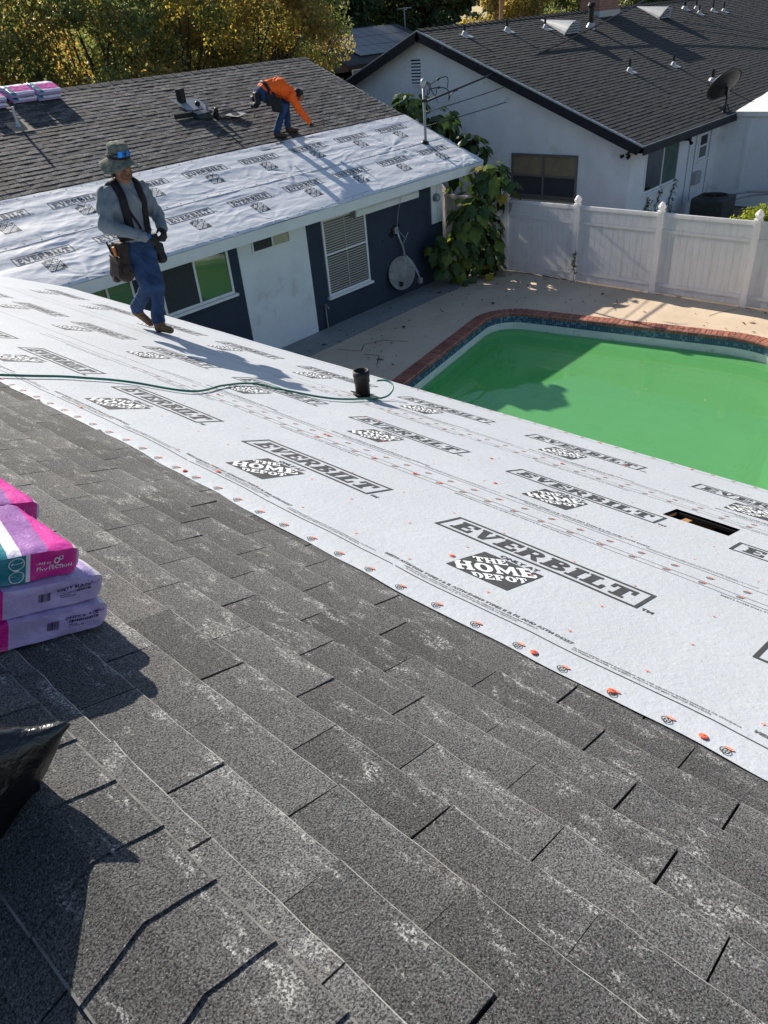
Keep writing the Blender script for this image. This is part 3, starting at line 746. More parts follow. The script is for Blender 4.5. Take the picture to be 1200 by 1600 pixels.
def window(parent, x0, x1, z0, z1, y, fr=.045, mull=(), rails=(), glass=None, fm='white_trim', sill=True, d=.03, axis='y', name='window', blinds=None):
    """window in a wall facing -Y (axis y: plane y, runs along x) or -X (axis x: plane x, runs along y)"""
    P = (lambda a, b2, c: (a, y + b2, c)) if axis == 'y' else (lambda a, b2, c: (y + b2, a, c))
    gm = glass if isinstance(glass, (list, tuple)) else [glass or M['glass']]
    q = MB()
    def bx(mb, a0, a1, b0, b1, c0, c1, mi=0):
        p0, p1 = P(a0, b0, c0), P(a1, b1, c1); mb.box([min(p0[i], p1[i]) for i in range(3)], [max(p0[i], p1[i]) for i in range(3)], mi)
    bx(q, x0, x1, -d, -.001, z0, z0 + fr); bx(q, x0, x1, -d, -.001, z1 - fr, z1)
    bx(q, x0, x0 + fr, -d + .001, -.001, z0 + fr, z1 - fr); bx(q, x1 - fr, x1, -d + .001, -.001, z0 + fr, z1 - fr)
    for m_ in mull: bx(q, m_ - fr * .45, m_ + fr * .45, -d + .002, -.001, z0 + fr, z1 - fr)
    cuts = [x0 + fr] + [v for m_ in mull for v in (m_ - fr * .45, m_ + fr * .45)] + [x1 - fr]
    for r_ in rails:
        for i in range(0, len(cuts), 2): bx(q, cuts[i], cuts[i+1], -d + .003, -.001, r_ - fr * .4, r_ + fr * .4)
    w_ = q.build(name, M[fm], parent)
    zc = [z0 + fr] + [v for r_ in rails for v in (r_ - fr * .4, r_ + fr * .4)] + [z1 - fr]; kk = 0
    for i in range(0, len(cuts), 2):
        for j in range(0, len(zc), 2):
            g_ = MB(); bx(g_, cuts[i], cuts[i+1], -.012, -.002, zc[j], zc[j+1]); g_.build('pane', gm[kk % len(gm)], w_); kk += 1
    if blinds:
        bl = MB(); zz = z0 + fr + .02
        for i in range(0, len(cuts), 2):
            for j in range(0, len(zc), 2):
                zz = zc[j] + .02
                while zz < zc[j+1] - .02:
                    p0 = [P(cuts[i] + .012, -.014, zz), P(cuts[i+1] - .012, -.014, zz), P(cuts[i+1] - .012, -.024, zz + .036), P(cuts[i] + .012, -.024, zz + .036)]
                    bl.poly(p0); zz += .052
        bl.build('blind_slats', blinds, w_)
    if sill:
        s_ = MB(); bx(s_, x0 - .05, x1 + .05, -d - .05, -.001, z0 - .055, z0 - .003); s_.build('sill', M[fm], w_)
    return w_
window(house, 7.0, 8.60, 1.46, 2.36, YW, .05, (7.80,), (), [M['screen'], M['glass_green']])
window(house, 5.45, 6.50, 1.1, 2.36, YW, .045, (6.0,), (1.72,), M['glass'])
window(house, 9.19, 10.20, 2.06, 2.36, YW - .013, .035, (9.72,), (), [M['screen'], mat('frosted_pane', (.42, .40, .30), .3, .1, 6)], sill=False)
window(house, 11.10, 12.45, .66, 2.30, YW, .05, (), (1.55,), M['glass'], d=.035, blinds=M['blind'])
# window mullion bar behind the blind
q = MB(); q.box((11.755, YW - .03, .72), (11.785, YW - .026, 2.24)); q.build('blind_rail', M['blind'], house)
# corner board with round light
q = MB(); q.box((14.80, YW - .03, 1.40), (15.0, YW - .001, 2.4)); q.box((15.012, YW - .03, 1.40), (15.22, YW - .001, 2.4)); cbd = q.build('corner_board', M['white_trim'], house)
q = MB(); q.lathe([(.085, 0), (.09, .02), (.09, .10), (.075, .12), (.05, .122), (.045, .10), (0, .10)], (14.93, YW - .03, 2.0), (0, -1, 0), 20); lt = q.build('wall_light', M['grey_metal'], house, True)
q = MB(); q.lathe([(.045, 0), (.03, .012), (0, .015)], (14.93, YW - .132, 2.0), (0, -1, 0), 16); q.build('lens', M['lead'], lt, True)
# hose bib with standpipe
q = MB(); q.tube([(10.92, YW - .04, .0), (10.92, YW - .04, .52)], .016, 8); q.tube([(10.92, YW - .04, .5), (10.92, YW - .12, .5), (10.92, YW - .15, .46)], .014, 8)
q.lathe([(.0, 0), (.035, .0), (.035, .008), (0, .008)], (10.92, YW - .06, .54), (0, 0, 1), 12); q.build('hose_tap', M['galv'], house)
# wall hole with torn edge and the dangling dish
q = MB()
for (cx, cz, r0) in ((13.42, 1.60, .16), (13.28, 1.49, .10), (13.56, 1.63, .07), (12.98, 1.42, .04)):
    pts = []
    for i in range(11):
        a = i * 2 * math.pi / 11; r_ = r0 * random.uniform(.55, 1.15); pts.append((cx + r_ * math.cos(a), YW - .003, cz + r_ * .75 * math.sin(a)))
    q.poly(pts[::-1])
q.build('wall_hole', M['felt'], house)
dish = empty('satellite_dish', (13.42, YW - .1, .5)); tag(dish, 'weathered satellite dish hanging askew from a wire on the navy wall', 'satellite dish')
dish_m = mat('weathered_dish_paint', (.25, .245, .23), .65, .3, 6, dirt=((.12, .11, .1), 8, .58))
def dish_mesh(c, ax, r, depth, parent, m, back=True):
    q = MB(); k = 7; prof = [(r * i / k, depth * (i / k) ** 2) for i in range(k + 1)]
    q.lathe(prof, c, ax, 28, 0, 1, .86); q.lathe([(r, depth), (r + .008, depth + .004), (r + .006, depth - .012), (r * .98, depth - .012)] + [(r * (k - i) / k, depth * ((k - i) / k) ** 2 - .008) for i in range(0, k + 1)], c, ax, 28, 0, 1, .86)
    return q.build('reflector', m, parent, True)
dish_mesh(Vector((13.40, YW - .12, .58)), Vector((-.25, -.86, .35)), .40, .07, dish, dish_m)
q = MB(); q.tube([(13.43, YW - .06, 1.58), (13.47, YW - .09, 1.38), (13.56, YW - .1, 1.18), (13.60, YW - .1, 1.02), (13.58, YW - .08, .86), (13.52, YW - .06, .66)], .026, 10); q.build('mast_tube', M['galv'], dish, True)
q = MB(); q.box((13.36, YW - .07, 1.5), (13.48, YW - .004, 1.64)); q.build('mounting_foot', M['galv'], dish)
q = MB(); q.tube([(13.66, YW - .12, .92), (13.74, YW - .22, .74), (13.80, YW - .36, .45), (13.80, YW - .38, .36)], .014, 8); q.tube([(13.62, YW - .10, .98), (13.76, YW - .2, .8), (13.84, YW - .33, .5)], .008, 6)
q.box((13.74, YW - .42, .28), (13.86, YW - .34, .40)); q.build('feed_arm', M['galv'], dish)
q = MB(); q.tube([(13.46, YW - .06, 1.58), (13.62, YW - .14, 1.36)], .007, 6); q.tube([(13.56, YW - .13, 1.24), (13.72, YW - .16, 1.47)], .007, 6); q.build('strut', M['galv'], dish)
q = MB(); q.poly([(13.19, YW - .245, .47), (13.36, YW - .235, .40), (13.33, YW - .25, .29), (13.22, YW - .26, .34)]); q.build('torn_hole', M['black'], dish)
q = MB(); q.tube([(13.42, YW - .3, 2.40), (13.43, YW - .15, 2.0), (13.44, YW - .06, 1.6)], .006, 6); o = q.build('hanging_wire', M['lead']); tag(o, 'thin pale wire hanging from the eave to the wall hole', 'wire')
# roller awning cassette under the eave
aw = empty('awning_cassette', (13.1, YB + .2, 2.3)); tag(aw, 'long white roller awning cassette fixed below the wing eave', 'awning')
q = MB(); q.prism([(12.02, YW - .18, 2.16), (12.02, YW - .20, 2.27), (12.02, YW - .17, 2.31), (12.02, YW - .02, 2.31), (12.02, YW - .02, 2.16)], (2.13, 0, 0)); bevel(q.build('cassette', M['white_trim'], aw), .008)
q = MB(); q.box((11.985, YW - .19, 2.15), (12.018, YW - .02, 2.32)); q.tube([(11.96, YW - .1, 2.22), (11.98, YW - .1, 2.1)], .008, 6); q.build('end_bracket', M['galv'], aw)
# ------------------------------------------------------------------ roof fittings
vp = empty('vent_pipe', PA(4.76, 4.13)); tag(vp, 'short black plumbing vent pipe sticking through the white underlayment', 'vent pipe')
c = PA(4.76, 4.13, .0)
q = MB(); q.lathe([(.062, -.05), (.062, .15), (.068, .152), (.068, .20), (.072, .205), (.068, .255), (.055, .25), (.054, .02), (0, .02)], c, (0.03, .02, 1), 22); q.build('pipe', M['blackpipe'], vp, True)
q = MB(); pts = []
for i in range(18):
    a = i * 2 * math.pi / 18; r_ = random.uniform(.08, .13) + (.06 if i % 5 == 0 else 0); pts.append(PA(4.76 + r_ * math.cos(a), 4.13 + r_ * .9 * math.sin(a), .036))
q.poly(pts); q.build('tar_collar', M['tar'], vp)
# hose
hp = [(1.5, 4.80), (2.0, 4.69), (2.44, 4.66), (2.79, 4.53), (3.08, 4.24), (3.52, 4.44), (3.87, 4.52), (4.0, 4.28), (4.23, 3.98), (4.67, 3.99), (4.85, 4.0)]
def spline(pts, n=8):
    pts = [Vector(p) for p in pts]; o = []
    for i in range(len(pts) - 1):
        p0, p1, p2, p3 = pts[max(i-1, 0)], pts[i], pts[i+1], pts[min(i+2, len(pts)-1)]
        for k in range(n):
            t = k / n; o.append(.5 * ((2 * p1) + (p2 - p0) * t + (2*p0 - 5*p1 + 4*p2 - p3) * t*t + (3*p1 - p0 - 3*p2 + p3) * t**3))
    return o + [pts[-1]]
hs = spline([(a, b2, 0) for a, b2 in hp])
pts = [PA(p.x, p.y, (hA(p.x, p.y) if p.x > uedge(p.y) else .012) + .020) for p in hs]
e = pts[-1]; tail = [PA(4.95, 4.02, .05), PA(5.02, 4.04, .10), PA(5.06, 4.10, .14), PA(5.05, 4.17, .15), PA(5.0, 4.22, .135)]
q = MB(); q.tube(spline(pts[:-1] + tail, 3), .0085, 8); hose = q.build('air_hose', mat('green_rubber_hose', (.02, .17, .12), .4, .2, 12, spec=.5), None, True); tag(hose, 'thin green air hose trailing across the white underlayment to the vent pipe', 'hose')
# service mast
mp = PB(15.55, 1.22); mast = empty('service_mast', mp); tag(mast, 'grey electrical service mast with weatherhead standing on the wing roof corner', 'service mast')
q = MB(); q.tube([mp - Vector((0,0,.1)), mp + Vector((0,0,1.26))], .033, 12); q.build('conduit', M['grey_metal'], mast, True)
q = MB(); q.lathe([(.036, 0), (.05, .01), (.058, .06), (.06, .12), (.05, .165), (.025, .185), (0, .19)], mp + Vector((0, 0, 1.22)), (.12, 0, 1), 16, 0, 1, 1.2); q.build('weatherhead', M['galv'], mast, True)
q = MB(); q.lathe([(.032, 0), (.07, -.01), (.10, -.05), (.11, -.08)], mp + Vector((0, 0, .09)), NB, 14); q.build('flashing_boot', M['black'], mast, True)
q = MB(); q.box((-.06, -.05, .92), (.06, .02, .98), 0, Matrix.Translation(mp)); q.build('clamp', M['black'], mast)
T_ = mp + Vector((.06, -.04, 1.32))
loops = empty('drip_loops', T_); tag(loops, 'black looped service wires drooping from the weatherhead', 'wires')
X1 = Vector((1, 0, 0)); Zz = Vector((0, 0, 1))
def w3(pts, r, parent, nm='wire', m='black'):
    q = MB(); q.tube(spline([T_ + RT * a * .62 + Zz * b2 * .72 for a, b2 in pts], 6), r, 6); return q.build(nm, M[m], parent, True)
RT = Vector((.62, -.78, 0)).normalized()
w3([(0, 0), (.10, -.12), (.12, -.28), (.03, -.36), (.07, -.22), (.22, -.19), (.45, -.17), (.75, -.22), (.85, -.35), (.84, -.58)], .012, loops)
w3([(.02, .02), (.13, -.06), (.2, -.25), (.3, -.38), (.38, -.3), (.36, -.17)], .011, loops)
w3([(.12, -.08), (.35, .02), (.5, .08), (.75, .12), (.83, .02), (.8, -.2)], .011, loops)
w3([(.84, -.56), (.92, -.42), (1.05, -.33), (1.2, -.3)], .011, loops)
w3([(.34, -.36), (.38, -.52), (.44, -.62)], .005, loops)
w3([(.42, .04), (.52, .10)], .028, loops, 'splice'); w3([(.42, -.18), (.52, -.165)], .028, loops, 'splice')
def cable(a, b2, sag, r, label, n=24, m='black'):
    a, b2 = Vector(a), Vector(b2); q = MB()
    q.tube([a.lerp(b2, i / n) - Vector((0, 0, sag * 4 * (i / n) * (1 - i / n))) for i in range(n + 1)], r, 6)
    o = q.build('overhead_cable', M[m], None, True); tag(o, label, 'cable', 'overhead cables to the house'); return o
cable(T_ + RT * -.05 - Zz * .40, (47.5, 16.9, 8.2), .5, .024, 'thick twisted overhead service cable crossing the charcoal neighbouring roof')
cable((15.58, 12.72, 3.75), (48, 16.0, 8.0), .9, .011, 'upper of the thin overhead wires in front of the pale gable wall')
cable((15.58, 12.72, 3.45), (48, 15.2, 7.6), 1.0, .011, 'lower of the thin overhead wires in front of the pale gable wall')
# vents on the wing roof
def part_pipe(parent, P, h, r, m, axis=(0,0,1), name='vent_pipe', label=None, boot=True):
    q = MB(); ax = Vector(axis).normalized(); q.tube([P - ax * .1, P + ax * h], r, 12)
    if boot: q.lathe([(r + .002, .09), (r * 1.3, .06), (r * 2.2, .0), (r * 2.4, -.03)], P, ax, 14)
    o = q.build(name, m, parent)
    if label: tag(o, label)
    return o
part_pipe(roofB, PB(7.33, 5.11), .36, .028, M['galv'], (0, 0, 1), label='thin metal vent pipe below the far bundles')
q = MB(); q.add([PB(7.33 + a, 5.11 + b2, .025) for a, b2 in ((-.2, -.25), (.2, -.25), (.2, .2), (-.2, .2))], [(0,1,2,3)]); q.build('flashing', mat('rusty_flashing', (.22, .19, .14), .7, .3, 12), roofB)
gv = empty('gooseneck_vent', PB(11.3, 4.9)); gv.parent = None; tag(gv, 'loose galvanised box vent standing on a flat flashing plate', 'roof vent')
q = MB(); q.add([PB(11.0 + a, 4.62 + b2, .035 + b2 * .06) for a, b2 in ((-.05, .55), (.02, .0), (.62, -.12), (.60, .42))], [(0,1,2,3)]); q.build('flashing_plate', M['grey_metal'], gv)
Mb = Matrix.Translation(PB(11.16, 4.98, .03)) @ Matrix.Rotation(.25, 4, 'Z')
q = MB(); q.box((-.08, -.06, 0), (.08, .08, .29), 0, Mb); bevel(q.build('hood', M['blackpipe'], gv), .01)
q = MB(); q.box((-.07, -.064, .02), (.07, -.0605, .27), 0, Mb); q.build('opening', M['black'], gv)
q = MB(); q.lathe([(.06, 0), (.06, .07), (.03, .10), (0, .10)], PB(11.42, 4.78, .02), NB, 14); q.build('collar', M['blackpipe'], gv, True)
ov = empty('torn_vent_assembly', PB(11.2, 4.2)); tag(ov, 'dark overturned vent hood with pipe and white holed flashing on the wing roof', 'roof vent')
q = MB(); q.prism([PB(10.5, 4.40, .02), PB(10.52, 4.44, .10), PB(10.95, 4.42, .11), PB(11.25, 4.40, .15), PB(11.35, 4.36, .02)], NB * 0 + DB * -.05); q.build('hood', M['blackpipe'], ov)
q = MB(); q.prism([PB(10.95, 4.36, .02), PB(10.97, 4.38, .11), PB(11.25, 4.36, .14), PB(11.33, 4.3, .02)], Vector((0, -.22, -.05))); q.build('box', mat('teal_black_metal', (.02, .04, .045), .4, .3, 8), ov)
part_pipe(ov, PB(11.33, 4.25), .36, .026, M['grey_metal'], (0, .05, 1), 'pipe', boot=False)
q = MB(); q.lathe([(.07, 0), (.065, .08), (.04, .16), (.035, .19), (0, .19)], PB(11.48, 4.2, .01), NB, 14); q.build('collar', M['black'], ov, True)
q = MB(); q.prism([PB(11.4, 4.2, .02), PB(11.42, 4.02, .02), PB(12.05, 4.10, .03), PB(12.0, 4.28, .05)], NB * .03); q.build('plate', M['blackpipe'], ov)
q = MB(); q.add([PB(11.86 + a, 4.02 + b2, .07 - b2 * .1) for a, b2 in ((-.22, .06), (0, -.14), (.34, -.02), (.12, .2))], [(0,1,2,3)]); pl = q.build('flashing_plate', M['lead'], ov)
q = MB(); q.poly([PB(11.92 + .1 * math.cos(i * .524), 4.05 + .085 * math.sin(i * .524), .0755 - .085 * math.sin(i * .524) * .1) for i in range(12)]); q.build('hole', M['felt'], pl)
# ------------------------------------------------------------------ shingle bundles
wrap = {k: mat('bundle_wrap_' + k, c, .3, .12, 6, (34, .7, .008), spec=.5) for k, c in {'lavender': (.46, .36, .62), 'magenta': (.62, .012, .26), 'violet': (.30, .12, .36), 'white': (.72, .68, .76), 'teal': (.01, .19, .24), 'pink': (.66, .03, .32)}.items()}
WK = list(wrap)
def bundle(P, L, W, H, scheme, label, group, loc, seed, front_text=True):
    """P(a,b,c): a along the bundle from its near end, b across from the printed long side, c up"""
    r = random.Random(seed); root = empty('shingle_bundle', loc); tag(root, label, 'shingle bundle', group)
    SK = W * .22 if scheme is sch_pink else 0.
    na, nb_, nc = 100, 16, 6; q = MB(); rd_ = .018
    ph = r.random() * 9
    def sh(a, b2, c):
        # soften the corners, bulge and crease
        A_, B_, C_ = a * L, b2 * W, c * H
        ed = min(a * L, (1 - a) * L); pin = max(0, 1 - ed / .035) ** 2
        C_ = H / 2 + (C_ - H / 2) * (1 - .55 * pin); B_ = W / 2 + (B_ - W / 2) * (1 - .10 * pin)
        rn = min(b2 * W, (1 - b2) * W); kz = max(0, 1 - rn / .02) ** 2
        C_ = H / 2 + (C_ - H / 2) * (1 - .16 * kz)
        wv = .006 * nn(A_ * 9 + ph, B_ * 12, C_ * 45) + .0045 * (1 - 2 * abs(nn(A_ * 7 + C_ * 30, B_ * 16 + ph, C_ * 75 + A_ * 12))) + .002 * nn(A_ * 60, B_ * 20 + ph, C_ * 90)
        return P(A_ + wv * .5, B_ + wv * (-1 if b2 < .5 else 1), max(0, C_) + wv * (1 if c > .5 else 0))
    def mi(A_, face, b2):
        return scheme(A_ * (1 + SK / L) if face == 'top' else A_, face, b2 * W)
    def patch(f, n1, n2, face):
        b0 = len(q.v); q.v += [f(i / n1, j / n2) for j in range(n2 + 1) for i in range(n1 + 1)]
        for j in range(n2):
            for i in range(n1):
                q.f.append((b0 + j*(n1+1)+i, b0 + j*(n1+1)+i+1, b0 + (j+1)*(n1+1)+i+1, b0 + (j+1)*(n1+1)+i))
                q.m.append(WK.index(mi((i + .5) / n1 * L if face != 'end' else 0, face, (j + .5) / n2 if face == 'top' else 0)))
    patch(lambda s, t: sh(s, 0, t), na, nc, 'front'); patch(lambda s, t: sh(min(1, max(0, s * (1 + SK / L) - t * SK / L)), t, 1), na, nb_, 'top'); patch(lambda s, t: sh(s, 1, 1 - t), na, nc, 'back')
    patch(lambda s, t: sh(0, 1 - s, t), nb_, nc, 'end'); patch(lambda s, t: sh(1, s, t), nb_, nc, 'end')
    patch(lambda s, t: sh(s, 1 - t, 0), 8, 3, 'back')
    me = q.build('wrapped_pack', [wrap[k] for k in WK], root, True)
    bpy.context.view_layer.objects.active = None
    return root, sh
def tprint(root, sh, W_, L, H, items, m, name='lettering'):
    q = MB()
    for polys, a0, c0 in items:
        # text reads towards the near end: s grows as a shrinks
        pmesh(q, polys, lambda s, t: sh(max(0, a0 - s) / L, -.006, (c0 + t) / H), .015)
    q.build(name, [m], root)
ink_w = mat('white_print', (.78, .74, .78), .45, .05, 9); ink_k = mat('dark_print', (.03, .025, .05), .5, .1, 9); ink_t = mat('teal_print', (.02, .26, .32), .4, .1, 9); ink_v = mat('violet_print', (.25, .05, .3), .5, .1, 9)
def scrib(wd, h, seed):
    r = random.Random(seed); o = []; x = 0.
    while x < wd:
        a = r.uniform(.002, .004); y0, y1 = r.uniform(0, h * .4), r.uniform(h * .5, h); o.append([(x, y0), (x + a, y0), (x + a + .003, y1), (x + .003, y1)]); x += a + r.uniform(.002, .005)
    return o
def PN(uend, yf, cb, rotq=0.):
    """near stack on the ridge: a runs uphill from u=uend and drapes over the ridge"""
    def P(a, b2, c):
        u = uend - a - rotq * b2; y = yf + b2 - rotq * a; d = u - UR; k = .10
        h = cb + c + .012
        if d > k: return PA(u, y, h)
        if d < -k: return PW(-d, y, h)
        t = (d + k) / (2 * k); return PW(k, y, h).lerp(PA(UR + k, y, h), t) + Vector((0, 0, (1 - (2 * t - 1) ** 2) * k * SA * .5))
    return P
def sch_low(A_, f, B_): return 'magenta' if .262 < A_ < .36 else 'lavender' if f != 'top' else ('white' if A_ < .03 else 'lavender')
def sch_pink(A_, f, B_):
    if f == 'end': return 'lavender'
    A2 = A_
    if A_ < .014: return 'lavender' if f != 'top' else 'white'
    if f == 'top': return 'white' if A2 < .02 else 'pink' if A2 < .085 else 'violet' if A2 < .15 else 'white' if A2 < .18 else 'teal' if A2 < .34 else 'lavender'
    return 'magenta' if A_ < .134 else 'white' if A_ < .140 else 'teal' if A_ < .34 else 'lavender'
GN = 'shingle bundles stacked near the camera'
defs = [(.965, 1.585, 0, .0, sch_low, 'lavender shingle bundle, lowest of the front stack on the grey roof'),
        (.955, 1.60, .077, .02, sch_low, 'lavender shingle bundle, second from the bottom of the front stack'),
        (.895, 1.615, .154, .01, sch_pink, 'magenta and teal shingle bundle topping the front stack'),
        (.97, 1.945, 0, 0, sch_low, 'lavender shingle bundle at the bottom of the rear stack, mostly hidden'),
        (.965, 1.95, .077, .0, sch_low, 'lavender shingle bundle second in the rear stack, mostly hidden'),
        (.955, 1.955, .154, .015, sch_pink, 'magenta shingle bundle of the rear stack, behind the front stack'),
        (.76, 1.93, .231, -.02, sch_low, 'pale lavender shingle bundle on top of the rear stack at the photo edge')]
BL, BW, BH = 1.0, .335, .078
for i, (ue_, yf, cb_, rq, sc, lab) in enumerate(defs):
    root, sh = bundle(PN(ue_, yf, cb_, rq), BL, BW, BH, sc, lab, GN, PA(ue_ - .3, yf + .15, cb_), i)
    if sc is sch_low and i < 3:
        dx = .0 if i else .008; dash = lambda n_, w_, hgt, sd: [R_(k * w_ * 1.25, 0, k * w_ * 1.25 + w_ * random.Random(sd + k).uniform(.5, 1.1), hgt) for k in range(n_)]
        tprint(root, sh, BW, BL, BH, [(font_tris('ONYX BLACK', .0145), .132 - dx, .047), (dash(16, .004, .0035, 1), .120 - dx, .039), (dash(5, .004, .0025, 5), .122 - dx, .032), (dash(8, .004, .0025, 9), .12 - dx, .026)] + [([R_(k * .0025, 0, k * .0025 + random.choice([.0008, .0012, .0018]), .026)], .176 - dx, .026) for k in range(12)], ink_k)
        tprint(root, sh, BW, BL, BH, [(scrib(.03, .010, 4), .046, .052)], ink_v, 'faded_script')
    if sc is sch_pink:
        tprint(root, sh, BW, BL, BH, [(font_tris('PROTECTION', .0145), .116, .025), (scrib(.038, .009, 2), .118, .043), (ring(0, 0, .008, .0035, 9), .066, .050), (ring(0, 0, .006, .0025, 8), .055, .055)], ink_w)
        tprint(root, sh, BW, BL, BH, [(ring(0, 0, .019, .002, 18), .163, .057), (ring(0, 0, .018, .002, 18), .163, .020), (font_tris('CLASS 4', .0088), .179, .017), (scrib(.026, .009, 7), .176, .054)], ink_w, 'emblem')
# far bundles on the wing ridge: a runs along x... long side parallel to the ridge? no: lie across it
def PF(x0, v0, cb):
    def P(a, b2, c):
        v = v0 + a; x = x0 + b2
        h = cb + c + .012
        d = VR - v; k = .10
        if d > k: return PB(x, v, h)
        if d < -k: return Vector((x, yr + (-d) * CA + h * SA, zr - (-d) * SA + h * CA))
        t = (d + k) / (2 * k); p0 = Vector((x, yr + k * CA + h * SA, zr - k * SA + h * CA)); return p0.lerp(PB(x, VR - k, h), t) + Vector((0, 0, (1 - (2*t-1)**2) * k * SA * .5))
    return P
def sch_far(A_, f, B_):
    if f == 'top': return 'teal' if B_ < .10 else ('pink' if .08 < A_ < .34 else 'white')
    return 'lavender'
pos_f = [(7.05, 5.90, 'leftmost'), (7.78, 6.02, 'middle'), (8.30, 5.98, 'rightmost')]
for i, (x0, v0, wd) in enumerate(pos_f):
    for l in range(2):
        nm = {'leftmost': 'white and lavender', 'middle': 'white and pink', 'rightmost': 'pink and white'}[wd]
        root, sh = bundle(PF(x0 + .03 * l * (-1) ** i, v0 - .01 + .02 * l, l * .1), .95, .50, .1, sch_far, '%s shingle bundle, %s of the %s pile on the far ridge' % (nm, ('bottom', 'top')[l], wd), 'shingle bundles on the far ridge', PB(x0, v0), 20 + i * 3 + l)
# ------------------------------------------------------------------ black plastic bag at the ridge
bm_, nt, b = newmat('black_bin_bag'); b.inputs['Base Color'].default_value = (.006, .006, .007, 1); b.inputs['Roughness'].default_value = .28; b.inputs['Specular IOR Level'].default_value = .7
bump(nt, b, nz(nt, 22, 4, .6, None, .8), .5, .012)
bm = bmesh.new(); bmesh.ops.create_icosphere(bm, subdivisions=5, radius=1)
BC = Vector((-.33, 1.20, 4.58)); TIP = (Vector((.21, 1.08, 4.70)) - BC)  # unseen bulk left of view is enlarged to cast the shadow by the ridge
for v in bm.verts:
    d = v.co.normalized(); n1 = 1 - abs(mn.noise(d * 2.3 + Vector((3, 1, 2)))) * 2; n2 = 1 - abs(mn.noise(d * 5.2)) * 2
    r_ = 1 + .10 * mn.noise(d * 1.3) + .08 * n1 + .05 * n2 + .02 * mn.noise(d * 13)
    p = Vector((d.x * .37, d.y * .17, d.z * .40)) * r_
    pk = max(0, d.dot(Vector((.97, -.15, .02)).normalized())); p = p.lerp(TIP * (1 + .05 * n2) + Vector((0, d.y * .06, d.z * .05)), min(1, pk ** 7 * 1.05))
    gz_ = RIDGE.z + .014 - abs((BC.x + p.x) - RIDGE.x) * TA
    p.z = max(p.z, gz_ - BC.z)
    v.co = p
me = bpy.data.meshes.new('bag'); bm.to_mesh(me); bm.free(); me.polygons.foreach_set('use_smooth', [True] * len(me.polygons))
bag = link('plastic_bag', me, None, bm_); bag.location = BC; tag(bag, 'crumpled black plastic bag lying on the roof ridge', 'plastic bag')
# ------------------------------------------------------------------ white vinyl fence
vm, nt, b = newmat('white_vinyl'); p = pos(nt)
o = mixc(nt, ramp(nt, nz(nt, 1.8, 5, .6, p), [(.35, 0.), (.7, 1.)]), (.80, .80, .82), (.88, .87, .88))
sp_ = N(nt, 'ShaderNodeSeparateXYZ'); nt.links.new(p, sp_.inputs[0])
dr = ramp(nt, nz(nt, 3.5, 6, .7, mapv(nt, p, (1, 3, .7))), [(.50, 0.), (.72, .5)])
o = mixc(nt, dr, o, (.45, .40, .35))
nt.links.new(o, b.inputs['Base Color']); b.inputs['Roughness'].default_value = .4
tl = N(nt, 'ShaderNodeBsdfTranslucent'); tl.inputs[0].default_value = (.92, .89, .88, 1); ms = N(nt, 'ShaderNodeMixShader'); ms.inputs[0].default_value = .48
nt.links.new(b.outputs[0], ms.inputs[1]); nt.links.new(tl.outputs[0], ms.inputs[2]); nt.links.new(ms.outputs[0], nt.nodes['Material Output'].inputs[0]); M['vinyl'] = vm
XF = 16.42
fence = empty('vinyl_fence', (XF, 6.9, 0)); tag(fence, 'white vinyl privacy fence with pointed post caps behind the pool', 'fence')
fy = [12.95, 10.92, 8.97, 6.95, 4.93, 2.92, .9, -1.1, -3.1]
pcap = MB(); pcap.lathe([(.092, 0), (.092, .02), (.066, .03), (.06, .05), (.088, .085), (.09, .11), (.05, .17), (.014, .205), (.0, .21)], (0,0,0), k=8); pc_me = pcap.mesh('post_cap'); pc_me.materials.append(vm)
for i, y in enumerate(fy):
    q = MB(); q.box((XF - .065, y - .065, -.1), (XF + .065, y + .065, 1.76)); ps = q.build('post', vm, fence); bevel(ps, .008)
    o = bpy.data.objects.new('post_cap', pc_me); col.objects.link(o); o.parent = ps; o.location = Vector((XF, y, 1.76)) - fence.location
    if i == len(fy) - 1: break
    y1, y0 = y - .066, fy[i+1] + .066
    for z0, z1, d in ((1.66, 1.74, .03), (1.33, 1.40, .028), (.17, .25, .028)):
        q = MB(); q.box((XF - d, y0, z0), (XF + d, y1, z1)); bevel(q.build('rail', vm, fence), .005)
    npk = 13; wdt = (y1 - y0) / npk
    for z0, z1 in ((.251, 1.329), (1.401, 1.659), (.02, .169)):
        if z1 < .2 or z0 > 1.3:
            for k in range(npk):
                q = MB(); q.box((XF - .011 - random.uniform(0, .0015), y0 + k * wdt + .0012, z0), (XF + .011, y0 + (k + 1) * wdt - .0012, z1)); q.build('plank', vm, fence)
            continue
        for k in range(npk):
            xo = random.uniform(-.0015, .0015)
            q = MB(); q.box((XF - .011 + xo, y0 + k * wdt + .0012, z0), (XF + .011 + xo, y0 + (k + 1) * wdt - .0012, z1)); q.build('plank', vm, fence)
